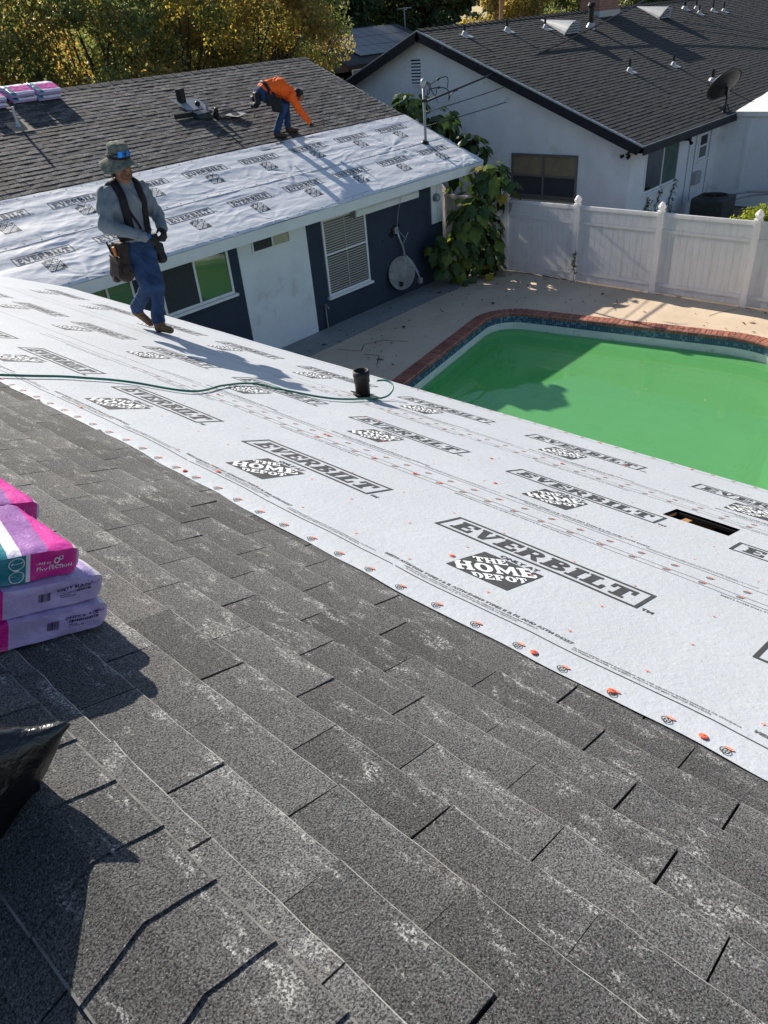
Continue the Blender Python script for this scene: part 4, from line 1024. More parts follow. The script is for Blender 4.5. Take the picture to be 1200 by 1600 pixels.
# ------------------------------------------------------------------ neighbouring house
XN, YN, ZN = 19.11, 8.76, 2.60; TN = .3915; RN = 15.79; AN = math.atan(TN); CN, SN = math.cos(AN), math.sin(AN); LN = (RN - YN) / CN; ZR2 = ZN + (RN - YN) * TN; XE = 46.0
nh = empty('neighbour_house', (26, 13, 0)); tag(nh, 'pale stucco neighbouring house with charcoal shingle roof and black fascia', 'house')
def PNr(x, v, h=0.): return Vector((x, YN + v * CN - h * SN, ZN + v * SN + h * CN))
q = MB(); xw, yw = XN + .35, YN + .45; ye = 2 * RN - yw
q.box((xw, yw, 0), (xw + .2, ye, 2.55)); q.box((xw + .201, yw, 0), (XE - 1, yw + .2, 2.55)); q.box((xw + .2, ye - .2, 0), (XE - 1, ye, 2.55))
zc = lambda y: ZN + (y - YN) * TN - .16 if y < RN else ZN + (2 * RN - y - YN) * TN - .16
q.prism([(xw, yw, 2.549), (xw, RN, zc(RN)), (xw, ye, 2.549)], (.2, 0, 0))
q.build('wall', M['white_wall'], nh)
q = MB(); q.poly([PNr(XN, 0), PNr(XE, 0), PNr(XE, LN), PNr(XN, LN)]); q.poly([PNr(XN, LN), PNr(XE, LN), (XE, 2 * RN - YN, ZN), (XN, 2 * RN - YN, ZN)])
q.poly([PNr(XN, 0, -.05), PNr(XN, LN, -.05), PNr(XE, LN, -.05), PNr(XE, 0, -.05)]); q.poly([(XN, 2 * RN - YN, ZN - .05), (XE, 2 * RN - YN, ZN - .05), PNr(XE, LN, -.05), PNr(XN, LN, -.05)][::-1])
nroof = q.build('roof_deck', M['felt'], nh)
# individual shingles nearest the rake corner, the rest joined
tabn = []
for k in range(8):
    q = MB(); lf = random.uniform(.010, .016); wd = .327; h = [lf * random.uniform(.8, 1.25) for _ in range(4)]; vs = []
    for i in range(4): xx = wd * i / 3; vs += [(xx, 0, .001), (xx, random.uniform(-.003, .003), h[i]), (xx, EXPO + .012, .0025)]
    fs = []
    for i in range(3): fs += [(i*3, i*3+3, i*3+4, i*3+1), (i*3+1, i*3+4, i*3+5, i*3+2)]
    q.add(vs, fs + [(0,1,2), (9,11,10)]); me = q.mesh('shingle'); me.materials.append(M['shingle_n']); tabn.append(me)
AXN = Matrix((Vector((1,0,0)), Vector((0, CN, SN)), Vector((0, -SN, CN)))).transposed().to_4x4()
cand = []
c = 0; v = 0.
while v < LN - .03:
    x = XN + .01 - (TABW / 2 if c % 2 else 0)
    while x < XE:
        if x >= XN - .01 or True: cand.append((x, v))
        x += TABW
    v += EXPO; c += 1
vis = sorted([q_ for q_ in cand if q_[0] >= XN and inframe(PNr(q_[0], q_[1]), -4)], key=lambda q_: (PNr(*q_) - CAMP).length)
single = set(vis[:300]); fld = MB()
for (x, v) in cand:
    if (x, v) in single:
        o = bpy.data.objects.new('shingle', random.choice(tabn)); col.objects.link(o); o.parent = nroof; o.matrix_local = Matrix.Translation(PNr(x, v) - nh.location) @ AXN
    else:
        x0 = max(x, XN); sc_ = (x + TABW - x0) / TABW
        if sc_ > .1: addmesh(fld, random.choice(tabn), Matrix.Translation(PNr(x0, v)) @ AXN @ Matrix.Diagonal((sc_, 1, 1, 1)))
o = fld.build('shingle_field', [M['shingle_n']], nroof); tag(o, kind='stuff')
q = MB()
for k in range(90):
    x = XN + k * .3
    for s_ in (-1, 1):
        f = lambda d, dx, hh: Vector((x + dx, RN + s_ * d * CN, ZR2 - d * SN + hh))
        q.poly([f(0, 0, .045), f(.15, 0, .035), f(.15, .31, .012), f(0, .31, .02)] if s_ < 0 else [f(0, 0, .045), f(0, .31, .02), f(.15, .31, .012), f(.15, 0, .035)])
    q.poly([Vector((x, RN - .15 * CN, ZR2 - .15 * SN + .0)), Vector((x, RN, ZR2 + .0)), Vector((x, RN, ZR2 + .045)), Vector((x, RN - .15 * CN, ZR2 - .15 * SN + .035))])
q.build('ridge_capping', [M['shingle_n']], nroof)
# black barge boards, eave fascia with metal drip edge
q = MB()
for s_ in (0, 1):
    Pn = PNr if s_ == 0 else (lambda x, v, h=0.: Vector((x, 2 * RN - PNr(x, v, h).y, PNr(x, v, h).z)))
    a = [Pn(XN - .04, -.02, -.012), Pn(XN - .04, LN + .0, -.012), Pn(XN - .04, LN + .0, -.25), Pn(XN - .04, .06, -.25)]; b2 = [p + Vector((.037, 0, 0)) for p in a]
    q.add(a + b2, [(0,1,2,3),(7,6,5,4),(0,4,5,1),(1,5,6,2),(2,6,7,3),(3,7,4,0)])
q.build('barge_board', M['black_trim'], nh)
q = MB(); q.box((XN, YN - .035, ZN - .22), (25.2, YN - .002, ZN - .015)); q.build('fascia_board', M['black_trim'], nh)
q = MB(); q.add([PNr(XN - .05, -.04, .004), PNr(XN + .03, -.04, .008), PNr(XN + .03, LN, .008), PNr(XN - .05, LN, .004), PNr(XN - .05, -.04, -.03), PNr(XN - .05, LN, -.03)], [(0,1,2,3), (0,3,5,4)]); q.build('drip_edge', M['galv'], nh)
q = MB(); q.add([Vector((XN - .05, 2 * RN - p_.y, p_.z)) for p_ in (PNr(0, -.04, .004), PNr(0, LN, .004), PNr(0, LN, -.03), PNr(0, -.04, -.03))], [(0,1,2,3)]); q.build('drip_edge', M['galv'], nh)
q = MB(); q.box((XN - .03, YN - .05, ZN - .012), (25.2, YN - .036, ZN + .006)); q.build('drip_edge', M['galv'], nh)
q = MB(); q.box((XN + .1, YN, ZN - .19), (25.1, yw, ZN - .17)); q.build('soffit', M['black_trim'], nh)
# gable louvre vent
lv = MB(); gx = xw - .02; gy0, gy1, gz0, gz1 = 15.97, 16.40, 3.93, 4.66
lv.box((gx, gy0, gz0), (xw - .001, gy1, gz0 + .03)); lv.box((gx, gy0, gz1 - .03), (xw - .001, gy1, gz1)); lv.box((gx, gy0, gz0 + .03), (xw - .001, gy0 + .03, gz1 - .03)); lv.box((gx, gy1 - .03, gz0 + .03), (xw - .001, gy1, gz1 - .03))
vent = lv.build('gable_vent', M['white_wall'], nh)
q = MB(); q.box((xw - .006, gy0 + .03, gz0 + .03), (xw - .002, gy1 - .03, gz1 - .03)); q.build('opening', M['felt'], vent)
for k in range(8):
    z = gz0 + .04 + k * .082; q = MB(); q.add([(gx - .012, gy0 + .03, z), (gx - .012, gy1 - .03, z), (xw - .008, gy1 - .03, z + .045), (xw - .008, gy0 + .03, z + .045)], [(0,1,2,3)]); q.build('slat', M['white_wall'], vent)
curt = mat('tan_curtain', (.25, .20, .13), .8, .2, 3); scr = M['screen']
window(nh, 10.70, 12.80, 1.14, 2.26, xw, .06, (11.75,), (1.70,), [scr, curt], 'alu', True, .04, 'x')
window(nh, 20.32, 22.40, 1.22, 2.32, yw, .05, (21.38,), (), [M['glass'], mat('green_curtain', (.08, .13, .11), .7, .25, 4)], 'white_trim', True, .035)
window(nh, 23.78, 24.42, 1.49, 2.2, yw, .06, (), (1.86,), [M['glass'], M['screen']], 'white_trim', True, .035)
for xx in (23.1, 23.55, 24.6): 
    q = MB(); q.tube([(xx, yw - .02, .4), (xx, yw - .02, 2.4)], .012, 6); q.build('conduit', M['lead'], nh)
q = MB(); q.box((23.62, yw - .12, .85), (24.02, yw - .002, 1.2)); bevel(q.build('meter_box', M['lead'], nh), .01)
q = MB()
for (px_, py_) in ((19.45, 9.4),):
    q.box((19.36, 9.26, 2.33), (19.45, 9.32, 2.37)); q.lathe([(.03, 0), (.05, .1), (0, .1)], (19.36, 9.2, 2.33), (-.5, .4, -.5), 10); q.lathe([(.03, 0), (.05, .1), (0, .1)], (19.36, 9.36, 2.33), (-.5, .9, -.5), 10)
q.build('flood_light', M['black'], nh)
q = MB(); q.box((22.6, yw - .2, 2.2), (22.72, yw, 2.3)); q.lathe([(.03, 0), (.05, .12), (0, .12)], (22.6, yw - .2, 2.2), (-.5, -.6, -.4), 10); q.build('flood_light', M['black'], nh)
# roof fittings on the neighbour
def nvent(x, y, h, r=.04, lab=None):
    v = (y - YN) / CN; P = PNr(x, v); q = MB()
    q.tube([P, P + Vector((0, 0, h))], r, 10, 0); q.lathe([(r + .004, .13), (r * 1.7, .10), (r * 2.3, .02), (r * 2.5, -.02)], P, (0, -.2, 1), 12, 1)
    q.add([PNr(x - .16, v - .2, .02), PNr(x + .22, v - .2, .02), PNr(x + .22, v - .05, .022), PNr(x - .16, v + .12, .022)], [(0,1,2,3)], 1)
    q.build('vent_pipe', [M['blackpipe'], M['lead']], nroof)
for a in ((20.46, 15.15, .26), (22.54, 15.09, .3), (24.5, 14.95, .3, .035), (24.2, 11.79, .34), (26.84, 11.58, .34), (27.05, 10.33, .36, .06), (35.2, 15.0, .4, .06), (36.1, 14.9, .45), (35.5, 14.5, .3), (37.0, 14.55, .4), (37.8, 14.4, .35)): nvent(*a)
q = MB(); P = PNr(26.8, (14.6 - YN) / CN); q.tube([P, P + Vector((0, 0, .62))], .09, 12, 0); q.lathe([(.13, 0), (.14, .03), (.10, .12), (0, .13)], P + Vector((0, 0, .6)), (0,0,1), 12, 0); q.lathe([(.1, .16), (.16, .02), (.17, -.03)], P, (0,-.2,1), 12, 1); q.build('vent_pipe', [M['blackpipe'], M['lead']], nroof)
def eyebrow(x, y):
    v = (y - YN) / CN; q = MB(); r0 = .42
    def f(s, t):
        a = math.pi * s; r_ = r0 * (1 - t) + .015 * t; return PNr(x + math.cos(a) * r_, v + t * 1.25, math.sin(a) * r_ * .95 + .01)
    q.grid(f, 14, 6, 0); q.poly([f(i / 14, .0) + Vector((0, .03, 0)) for i in range(15)], 1)
    for k in range(5):
        h = .05 + k * .075; w2 = math.sqrt(max(.001, 1 - (h / .40) ** 2)) * r0 * .93
        q.add([PNr(x - w2, v - .03, h), PNr(x + w2, v - .03, h), PNr(x + w2, v + .02, h + .035), PNr(x - w2, v + .02, h + .035)], [(0,1,2,3)], 0)
    o = q.build('eyebrow_vent', [M['lead'], M['black']], nroof); 
eyebrow(25.15, 14.35); eyebrow(32.3, 14.5)
bm2, nt, b = newmat('chimney_brick'); br = N(nt, 'ShaderNodeTexBrick'); br.inputs['Scale'].default_value = 1; br.inputs['Brick Width'].default_value = .22; br.inputs['Row Height'].default_value = .075; br.inputs['Mortar Size'].default_value = .006
br.inputs['Color1'].default_value = (.24, .105, .075, 1); br.inputs['Color2'].default_value = (.32, .15, .10, 1); br.inputs['Mortar'].default_value = (.26, .21, .18, 1)
sx = N(nt, 'ShaderNodeSeparateXYZ'); nt.links.new(pos(nt), sx.inputs[0]); ad = N(nt, 'ShaderNodeMath', operation='ADD'); nt.links.new(sx.outputs[0], ad.inputs[0]); nt.links.new(sx.outputs[1], ad.inputs[1]); cx = N(nt, 'ShaderNodeCombineXYZ'); nt.links.new(ad.outputs[0], cx.inputs[0]); nt.links.new(sx.outputs[2], cx.inputs[1]); nt.links.new(cx.outputs[0], br.inputs['Vector']); nt.links.new(br.outputs[0], b.inputs['Base Color']); b.inputs['Roughness'].default_value = .85
q = MB(); q.box((28.55, 15.25, 4.6), (30.0, 16.0, 5.9)); ch = q.build('chimney', bm2, nroof)
q = MB(); q.box((28.50, 15.2, 5.9), (30.05, 16.05, 5.98)); q.build('chimney_crown', M['lead'], ch)
q = MB(); q.box((28.50, 15.2, 4.9), (30.05, 16.03, 5.32)); q.build('flashing', M['lead'], ch)
# satellite dish on the neighbour's eave
nd = empty('satellite_dish', PNr(24.7, .15)); tag(nd, 'dark grey satellite dish on the neighbouring roof eave corner', 'satellite dish')
Pd = PNr(24.72, .2); q = MB(); q.tube([Pd, Pd + Vector((0, .0, .35)), Pd + Vector((0, .05, .5))], .028, 10); q.tube([Pd + Vector((-.22, -.02, .0)), Pd + Vector((0, 0, .28))], .016, 8); q.tube([Pd + Vector((.12, -.12, -.06)), Pd + Vector((0, 0, .25))], .016, 8); q.box((-.1, -.1, -.02), (.1, .1, .015), 0, Matrix.Translation(Pd)); q.build('mount', M['black'], nd)
dgrey = mat('dark_dish_paint', (.035, .037, .042), .5, .2, 5)
dish_mesh(Pd + Vector((.02, .1, .62)), Vector((.35, .65, .67)), .56, .10, nd, dgrey)
q = MB(); q.box((-.06, -.02, .42), (.06, .08, .62), 0, Matrix.Translation(Pd)); q.build('bracket', M['black'], nd)
# flat-roofed extension
q = MB(); q.box((25.25, 1.0, 0), (25.45, yw - .001, 2.5)); q.build('wall', M['white_wall'], nh)
q = MB(); q.box((25.12, .8, 2.5), (33, 9.35, 2.62)); q.add([(25.12, .8, 2.621), (33, .8, 2.9), (33, 9.6, 2.9), (25.12, 9.35, 2.621)], [(0,1,2,3)]); q.build('flat_roof', mat('white_roof_coating', (.78, .76, .72), .7, .08, 1.5), nh)
for yy in (8.3, 6.9, 5.5):
    q = MB(); q.box((25.225, yy, .1), (25.249, yy + .11, 2.49)); q.build('batten', M['white_wall'], nh)
# air conditioner
ac = empty('air_conditioner', (22.9, 8.2, 0)); tag(ac, 'dark grey air conditioning unit behind the fence beside the pale wall', 'air conditioner')
acm = mat('ac_grey', (.06, .068, .065), .55, .2, 8)
q = MB(); q.box((22.45, 7.75, .05), (23.4, 8.7, .74)); bevel(q.build('casing', acm, ac), .04, 3)
for k in range(14):
    q = MB(); q.box((22.43, 7.80 + k * .065, .12), (22.449, 7.83 + k * .065, .66)); q.build('louvre', acm, ac)
q = MB(); q.lathe([(.40, 0), (.40, .035), (.36, .035), (.35, .0)], (22.92, 8.22, .741), (0,0,1), 28); q.build('fan_ring', acm, ac)
q = MB(); q.lathe([(.36, 0), (0, 0)], (22.92, 8.22, .744), (0,0,1), 28); q.build('fan_well', mat('rusty_dark', (.05, .022, .015), .8, .4, 12), ac)
q = MB()
for k in range(8):
    a = k * math.pi / 8; q.tube([(22.92 + .36 * math.cos(a), 8.22 + .36 * math.sin(a), .765), (22.92 - .36 * math.cos(a), 8.22 - .36 * math.sin(a), .765)], .005, 5)
q.build('fan_grille', M['black'], ac)
q = MB(); q.tube(spline([(23.4, 8.1, .6), (23.9, 7.7, .7), (24.6, 7.2, .62), (25.2, 6.6, .7)], 6), .03, 8); q.tube(spline([(23.4, 8.0, .5), (24.2, 7.6, .55), (25.2, 6.9, .5)], 6), .025, 8); q.build('pipe_run', M['grey_metal'], ac)
# ------------------------------------------------------------------ house with solar panels, far behind
sh_ = empty('solar_house', (52, 50, 0)); tag(sh_, 'distant brown house with solar panels on a grey roof', 'house')
brown = mat('brown_siding', (.10, .07, .05), .9, .2, 2); sx0, sx1, sy0, sz0 = 45.5, 58.5, 44.3, 3.0; spit = .35; srun = 6.4
q = MB(); q.box((sx0 + .5, sy0 + .5, 0), (sx1 - .5, sy0 + 2 * srun - .5, sz0)); q.prism([(sx0 + .5, sy0 + .5, sz0), (sx0 + .5, sy0 + srun, sz0 + srun * spit - .2), (sx0 + .5, sy0 + 2 * srun - .5, sz0)], (12, 0, 0)); q.build('wall', brown, sh_)
PS = lambda x, d, h=0.: Vector((x, sy0 + d - h * .36, sz0 + d * spit + h * .93))
q = MB(); q.add([PS(sx0, 0), PS(sx1, 0), PS(sx1, srun), PS(sx0, srun), Vector((sx1, sy0 + 2 * srun, sz0)), Vector((sx0, sy0 + 2 * srun, sz0))], [(0,1,2,3), (3,2,4,5)])
q.add([PS(sx0, 0, -.01), PS(sx1, 0, -.01), PS(sx1, 0, -.2), PS(sx0, 0, -.2)], [(3,2,1,0)]); sroof = q.build('roof', mat('grey_distant_shingle', (.055, .055, .058), .9, .25, 6), sh_)
pv, nt, b = newmat('solar_glass'); b.inputs['Base Color'].default_value = (.05, .052, .06, 1); b.inputs['Roughness'].default_value = .35; b.inputs['Specular IOR Level'].default_value = .8
for r_ in range(3):
    for k in range(8):
        x0 = 48.0 + k * 1.15; d0 = 1.1 + r_ * 1.62; q = MB(); q.add([PS(x0, d0, .12), PS(x0 + 1.10, d0, .12), PS(x0 + 1.10, d0 + 1.56, .12), PS(x0, d0 + 1.56, .12), PS(x0, d0, .02), PS(x0 + 1.10, d0, .02)], [(0,1,2,3), (4,5,1,0)]); q.build('solar_panel', pv, sroof)
window(sh_, 46.3, 47.8, 1.6, 2.7, sy0 + .49, .1, (41.5,), (), [mat('pale_curtained_pane', (.22, .26, .27), .4, .2, 3)], 'white_trim', False, .05)
an = empty('tv_antenna', (62.4, 53, 4.4)); tag(an, 'thin roof television antenna against the dark trees', 'antenna')
q = MB(); q.tube([(62.4, 53, 4.4), (62.4, 53, 6.4)], .05, 6); q.build('pole', M['lead'], an); q = MB(); q.tube([(61.7, 53.2, 6.3), (63.2, 52.8, 6.35)], .03, 5); q.tube([(62, 52.4, 6.3), (62.2, 53.8, 6.3)], .02, 5); q.tube([(62.6, 52.3, 6.3), (62.8, 53.6, 6.3)], .02, 5); q.build('elements', M['lead'], an)
q = MB(); q.tube([(44.2, 30, 0), (44.2, 30, 9)], .13, 8); o = q.build('utility_pole', mat('weathered_pole', (.30, .17, .09), .9, .3, 5)); tag(o, 'brown wooden pole rising behind the charcoal roof ridge', 'pole')
# ------------------------------------------------------------------ foliage
def leaf_mat(name, stops, tr=.62, rough=.5):
    m, nt, b = newmat(name); g_ = nt.nodes.new('ShaderNodeNewGeometry')
    cr = ramp(nt, g_.outputs['Random Per Island'], stops)
    nt.links.new(cr, b.inputs['Base Color']); b.inputs['Roughness'].default_value = rough; b.inputs['Specular IOR Level'].default_value = .35
    t = N(nt, 'ShaderNodeBsdfTranslucent'); nt.links.new(mixc(nt, 1., cr, (1.35, 1.25, .85), 'MULTIPLY'), t.inputs[0])
    ms = N(nt, 'ShaderNodeMixShader'); ms.inputs[0].default_value = tr
    nt.links.new(b.outputs[0], ms.inputs[1]); nt.links.new(t.outputs[0], ms.inputs[2]); nt.links.new(ms.outputs[0], nt.nodes['Material Output'].inputs[0]); return m
autumn = leaf_mat('autumn_leaves', [(0, (0.135, 0.155, 0.068)), (.35, (0.230, 0.223, 0.088)), (.6, (0.365, 0.257, 0.095)), (.8, (0.486, 0.324, 0.101)), (1, (0.243, 0.230, 0.088))])
gold = leaf_mat('golden_leaves', [(0, (0.228, 0.228, 0.078)), (.45, (0.432, 0.348, 0.084)), (.75, (0.552, 0.432, 0.090)), (1, (0.264, 0.240, 0.078))])
olive = leaf_mat('olive_green_leaves', [(0, (0.101, 0.142, 0.068)), (.5, (0.162, 0.209, 0.088)), (.8, (0.257, 0.270, 0.095)), (1, (0.135, 0.169, 0.068))])
dgreen = leaf_mat('dark_evergreen_leaves', [(0, (0.035, 0.062, 0.035)), (.6, (0.070, 0.119, 0.050)), (1, (0.140, 0.182, 0.070))], .2)
bush_m = leaf_mat('bright_bush_leaves', [(0, (0.130, 0.208, 0.026)), (.6, (0.247, 0.312, 0.039)), (1, (0.338, 0.364, 0.065))])
bark = mat('tree_bark', (.075, .055, .042), .95, .35, 8, (30, .6, .02))
def leaves_mesh(centers, radii, per, size, mats_, rng_, flat=.75):
    vs, fs, mi = [], [], []
    for (cx, cy, cz), r_, k in zip(centers, radii, per):
        d = rng_.normal(size=(k, 3)); d /= np.linalg.norm(d, axis=1)[:, None]
        rad = r_ * rng_.random(k) ** .5
        P = np.array([cx, cy, cz]) + d * rad[:, None] * np.array([1, 1, flat])
        a = rng_.normal(size=(k, 3)); a /= np.linalg.norm(a, axis=1)[:, None]
        b2 = np.cross(a, rng_.normal(size=(k, 3))); b2 /= np.linalg.norm(b2, axis=1)[:, None]
        s_ = size * rng_.uniform(.6, 1.4, k)[:, None]
        c = np.cross(a, b2) * s_ * .15
        q4 = np.stack([P - a * s_, P - b2 * s_ * .55 + c, P + a * s_, P + b2 * s_ * .55 + c], 1).reshape(-1, 3)
        b0 = sum(len(v) for v in vs); vs.append(q4); f = np.arange(k * 4).reshape(k, 4) + b0; fs.append(f); mi.append(np.full(k, rng_.integers(0, 10) < 3 and len(mats_) > 1, int))
    V = np.concatenate(vs); F = np.concatenate(fs); Mi = np.concatenate(mi)
    me = bpy.data.meshes.new('crown'); me.from_pydata(V.tolist(), [], F.tolist()); me.polygons.foreach_set('material_index', Mi.tolist())
    for m in mats_: me.materials.append(m)
    return me
def tree(base, h, R, nclump, per, size, mats_, label, cat='tree', seed=0, group=None, lo=.28, name='tree', flat=.75, trunk_r=.16):
    g_ = np.random.default_rng(seed); rr = random.Random(seed); base = Vector(base)
    root = empty(name, base); tag(root, label, cat, group)
    tips = []; q = MB()
    tw = [base + Vector((rr.uniform(-.25, .25) * i, rr.uniform(-.25, .25) * i, h * .16 * i)) for i in range(5)]
    q.tube(tw, [trunk_r * (1 - .17 * i) for i in range(5)], 8)
    cl = []; rad = []; pr = []
    for i in range(nclump):
        a = rr.random() * 2 * math.pi; z = h * (lo + (1 - lo) * rr.random() ** .85); t = (z / h - lo) / (1 - lo)
        env = R * math.sqrt(max(.05, 1 - (2 * t - .95) ** 2 * .85)); d = env * (.35 + .65 * rr.random() ** .6)
        c = base + Vector((math.cos(a) * d, math.sin(a) * d, z)); cl.append(tuple(c)); r_ = R * rr.uniform(.16, .34); rad.append(r_); pr.append(int(per * (r_ / (R * .25)) ** 2))
        if i % 2 == 0:
            k = min(4, max(1, int(z / h * 4 * .7))); s_ = tw[k]; mid = s_.lerp(c, .55) + Vector((rr.uniform(-.3, .3), rr.uniform(-.3, .3), .25)); q.tube([s_, mid, c], [trunk_r * .4, trunk_r * .22, trunk_r * .06], 5)
    q.build('trunk', bark, root, True)
    me = leaves_mesh([(c[0] - base.x, c[1] - base.y, c[2] - base.z) for c in cl], rad, pr, size, mats_, g_, flat)
    o = link('crown', me, root); return root
GT = 'autumn trees behind the wing'
tree((10.2, 26.5, 0), 8.2, 3.4, 95, 190, .078, [autumn, olive], 'brown and olive autumn tree at the left photo edge behind the far bundles', seed=1, group=GT)
tree((14.0, 25.0, 0), 7.6, 3.0, 95, 190, .078, [olive, autumn], 'olive green tree with orange patches behind the far bundles, second from left', seed=2, group=GT)
tree((17.6, 26.0, 0), 8.0, 3.0, 90, 190, .078, [olive, gold], 'green tree with bright golden clusters behind the middle of the wing ridge', seed=3, group=GT)
tree((21.2, 25.5, 0), 7.8, 2.7, 90, 190, .078, [autumn, gold], 'golden brown autumn tree behind the worker in orange', seed=4, group=GT)
tree((24.6, 27.6, 0), 8.2, 2.8, 95, 190, .08, [olive, autumn], 'dense dark olive tree left of the solar panel roof', seed=5, group=GT)
tree((20, 33, 0), 9.5, 4.2, 80, 240, .13, [olive, dgreen], 'dark tall tree standing behind the row of autumn trees, nearer the middle', seed=6)
tree((10, 34, 0), 9.5, 4.4, 80, 240, .13, [dgreen, olive], 'dark tall tree standing behind the row of autumn trees at the far left', seed=16)
tree((50, 62, 0), 14, 7, 90, 300, .24, [dgreen, olive], 'dark tall tree behind the solar panel roof, left of the antenna', seed=7)
tree((62, 64, 0), 13, 7, 90, 300, .24, [dgreen], 'very dark dense tree behind the antenna', seed=8)
tree((75, 66, 0), 13, 6.5, 90, 300, .22, [dgreen, olive], 'dark green tree right of the antenna behind the charcoal ridge', seed=9)
tree((71, 57, 0), 12, 5.0, 80, 240, .2, [olive, dgreen], 'leafy green tree behind the gable peak of the neighbouring house', seed=10)
tree((47.2, 31.5, 0), 7.6, 2.6, 70, 240, .10, [autumn, gold], 'straw coloured bushy tree around the wooden pole', seed=11)
tree((52.5, 30.5, 0), 7.6, 3.2, 80, 240, .12, [olive], 'green tree between the wooden pole and the brick chimney', seed=12)
tree((60, 28, 0), 8, 4.0, 80, 240, .14, [dgreen, olive], 'dark tree right of the brick chimney beyond the ridge', seed=13)
tree((70, 30, 0), 8.2, 4.5, 80, 240, .15, [dgreen, olive], 'dark tree at the top right behind the charcoal ridge', seed=14)
# far wood closing the view
g_ = np.random.default_rng(5); cs, rs, pr = [], [], []
for k in range(150):
    a = math.radians(random.uniform(20, 100)); d = random.uniform(85, 110); cs.append((math.cos(a) * d, math.sin(a) * d, random.uniform(0, 8.5))); rs.append(random.uniform(3, 5.5)); pr.append(120)
me = leaves_mesh(cs, rs, pr, .6, [dgreen, olive], g_); o = link('far_wood', me); tag(o, 'dark band of distant trees closing the view', 'woodland', kind='stuff')
# round bush behind the fence at the right
bu = empty('bush', (18.0, 5.25, 0)); tag(bu, 'bright yellow-green rounded bush showing above the fence at the right edge', 'bush')
cs = [(random.uniform(-.55, .6), random.uniform(-.9, .55), random.uniform(.4, 1.52)) for _ in range(46)]
link('foliage', leaves_mesh(cs, [.26] * 46, [170] * 46, .035, [bush_m], g_), bu)
q = MB(); 
for k in range(5): q.tube([(18.0, 5.25, 0), (18.0 + random.uniform(-.3, .3), 5.25 + random.uniform(-.4, .3), .6), (18.0 + random.uniform(-.4, .4), 5.25 + random.uniform(-.6, .4), 1.2)], [.03, .02, .01], 6)
q.build('stem', bark, bu)
# climbing plants on the neighbour's wall
for (xx, hh, lab) in ((20.6, 1.05, 'sparse climbing vine left of the others under the neighbouring side window'), (21.3, 1.2, 'sparse climbing vine in the middle under the neighbouring side window'), (22.2, 1.25, 'sparse climbing vine nearest the air conditioner under the side window')):
    vi = empty('climbing_vine', (xx, yw - .05, 0)); tag(vi, lab, 'vine', 'climbing vines on the neighbouring wall'); q = MB(); pts = [(xx + .1 * math.sin(i * 1.3), yw - .03, hh * i / 7) for i in range(8)]; q.tube(pts, .01, 5); q.build('stem', bark, vi)
    cs = [(.1 * math.sin(i * .5) + random.uniform(-.08, .08), random.uniform(-.03, .02), hh * i / 17) for i in range(18)]; link('foliage', leaves_mesh(cs, [.09] * 18, [7] * 18, .035, [dgreen], g_), vi)
# weed on the fence post
wd_ = empty('fence_creeper', (XF - .1, 8.90, 0)); tag(wd_, 'small green creeper climbing the base of a fence post', 'creeper')
cs = [(random.uniform(-.03, .0), random.uniform(-.05, .05), random.uniform(.0, .75)) for _ in range(14)]; link('foliage', leaves_mesh(cs, [.05] * 14, [9] * 14, .025, [olive], g_), wd_)
q = MB(); q.tube([(XF - .09, 8.9, 0), (XF - .085, 8.92, .4), (XF - .08, 8.9, .75)], .006, 5); q.build('stem', bark, wd_)
# ------------------------------------------------------------------ big-leaved plant at the wing corner
vine_m = [leaf_mat('broad_leaf_dark', [(0, (.03, .06, .02)), (.5, (.05, .095, .028)), (1, (.075, .12, .03))], .35, .38), leaf_mat('broad_leaf_mid', [(0, (.11, .17, .035)), (.6, (.16, .22, .04)), (1, (.22, .26, .045))], .4, .4), leaf_mat('broad_leaf_yellow', [(0, (.30, .24, .03)), (1, (.40, .26, .03))], .4, .5)]
fig = empty('large_leaved_plant', (15.2, 11.3, 0)); tag(fig, 'tall broad-leaved green plant climbing the corner of the navy wing', 'plant')
def big_leaf(k):
    rr = random.Random(k); q = MB(); out = [(0, -.02), (.06, -.055), (.13, -.04), (.165, .03), (.15, .1), (.165, .14), (.09, .19), (.035, .27), (0, .32)]
    pts = out + [(-x, y) for x, y in out[-2:0:-1]]; cup = rr.uniform(.2, .6); tw = rr.uniform(-.4, .4)
    bend = lambda x, y: (x, y, -cup * x * x * 5 - .9 * y * y + tw * x * y)
    q.v = [bend(0, .11)] + [bend(x * rr.uniform(.9, 1.08), y) for x, y in pts]; n_ = len(pts)
    q.f = [(0, i + 1, (i + 1) % n_ + 1) for i in range(n_)]; q.m = [0] * n_
    me = q.mesh('leaf'); return me
lm = []
for k in range(9):
    me = big_leaf(k); me.materials.append(vine_m[2] if k == 8 else vine_m[k % 3 % 2]); lm.append(me)
lv_pts = []
rr = random.Random(11)
def blob(c, r, k, ylw=0.):
    for _ in range(k):
        d = Vector((rr.gauss(0, 1), rr.gauss(0, 1), rr.gauss(0, 1))).normalized(); f = rr.random() ** .33
        lv_pts.append((Vector(c) + Vector((d.x * r[0], d.y * r[1], d.z * r[2])) * f, d, ylw))
blob((15.15, 11.45, .75), (.95, .55, .65), 95); blob((15.5, 11.35, 1.55), (.75, .5, .55), 60); blob((15.9, 11.2, .6), (.55, .55, .5), 45)
blob((16.1, 11.2, 2.15), (.45, .4, .4), 26); blob((16.35, 10.9, 1.95), (.3, .3, .35), 16, .1); blob((14.5, 11.6, .95), (.35, .3, .35), 22)
blob((16.75, 12.2, 2.85), (.35, .55, .36), 50); blob((16.8, 13.2, 3.35), (.35, .6, .40), 60, .02); blob((16.8, 14.2, 3.75), (.33, .55, .36), 50, .06); blob((16.85, 12.9, 2.3), (.3, .9, .8), 40)
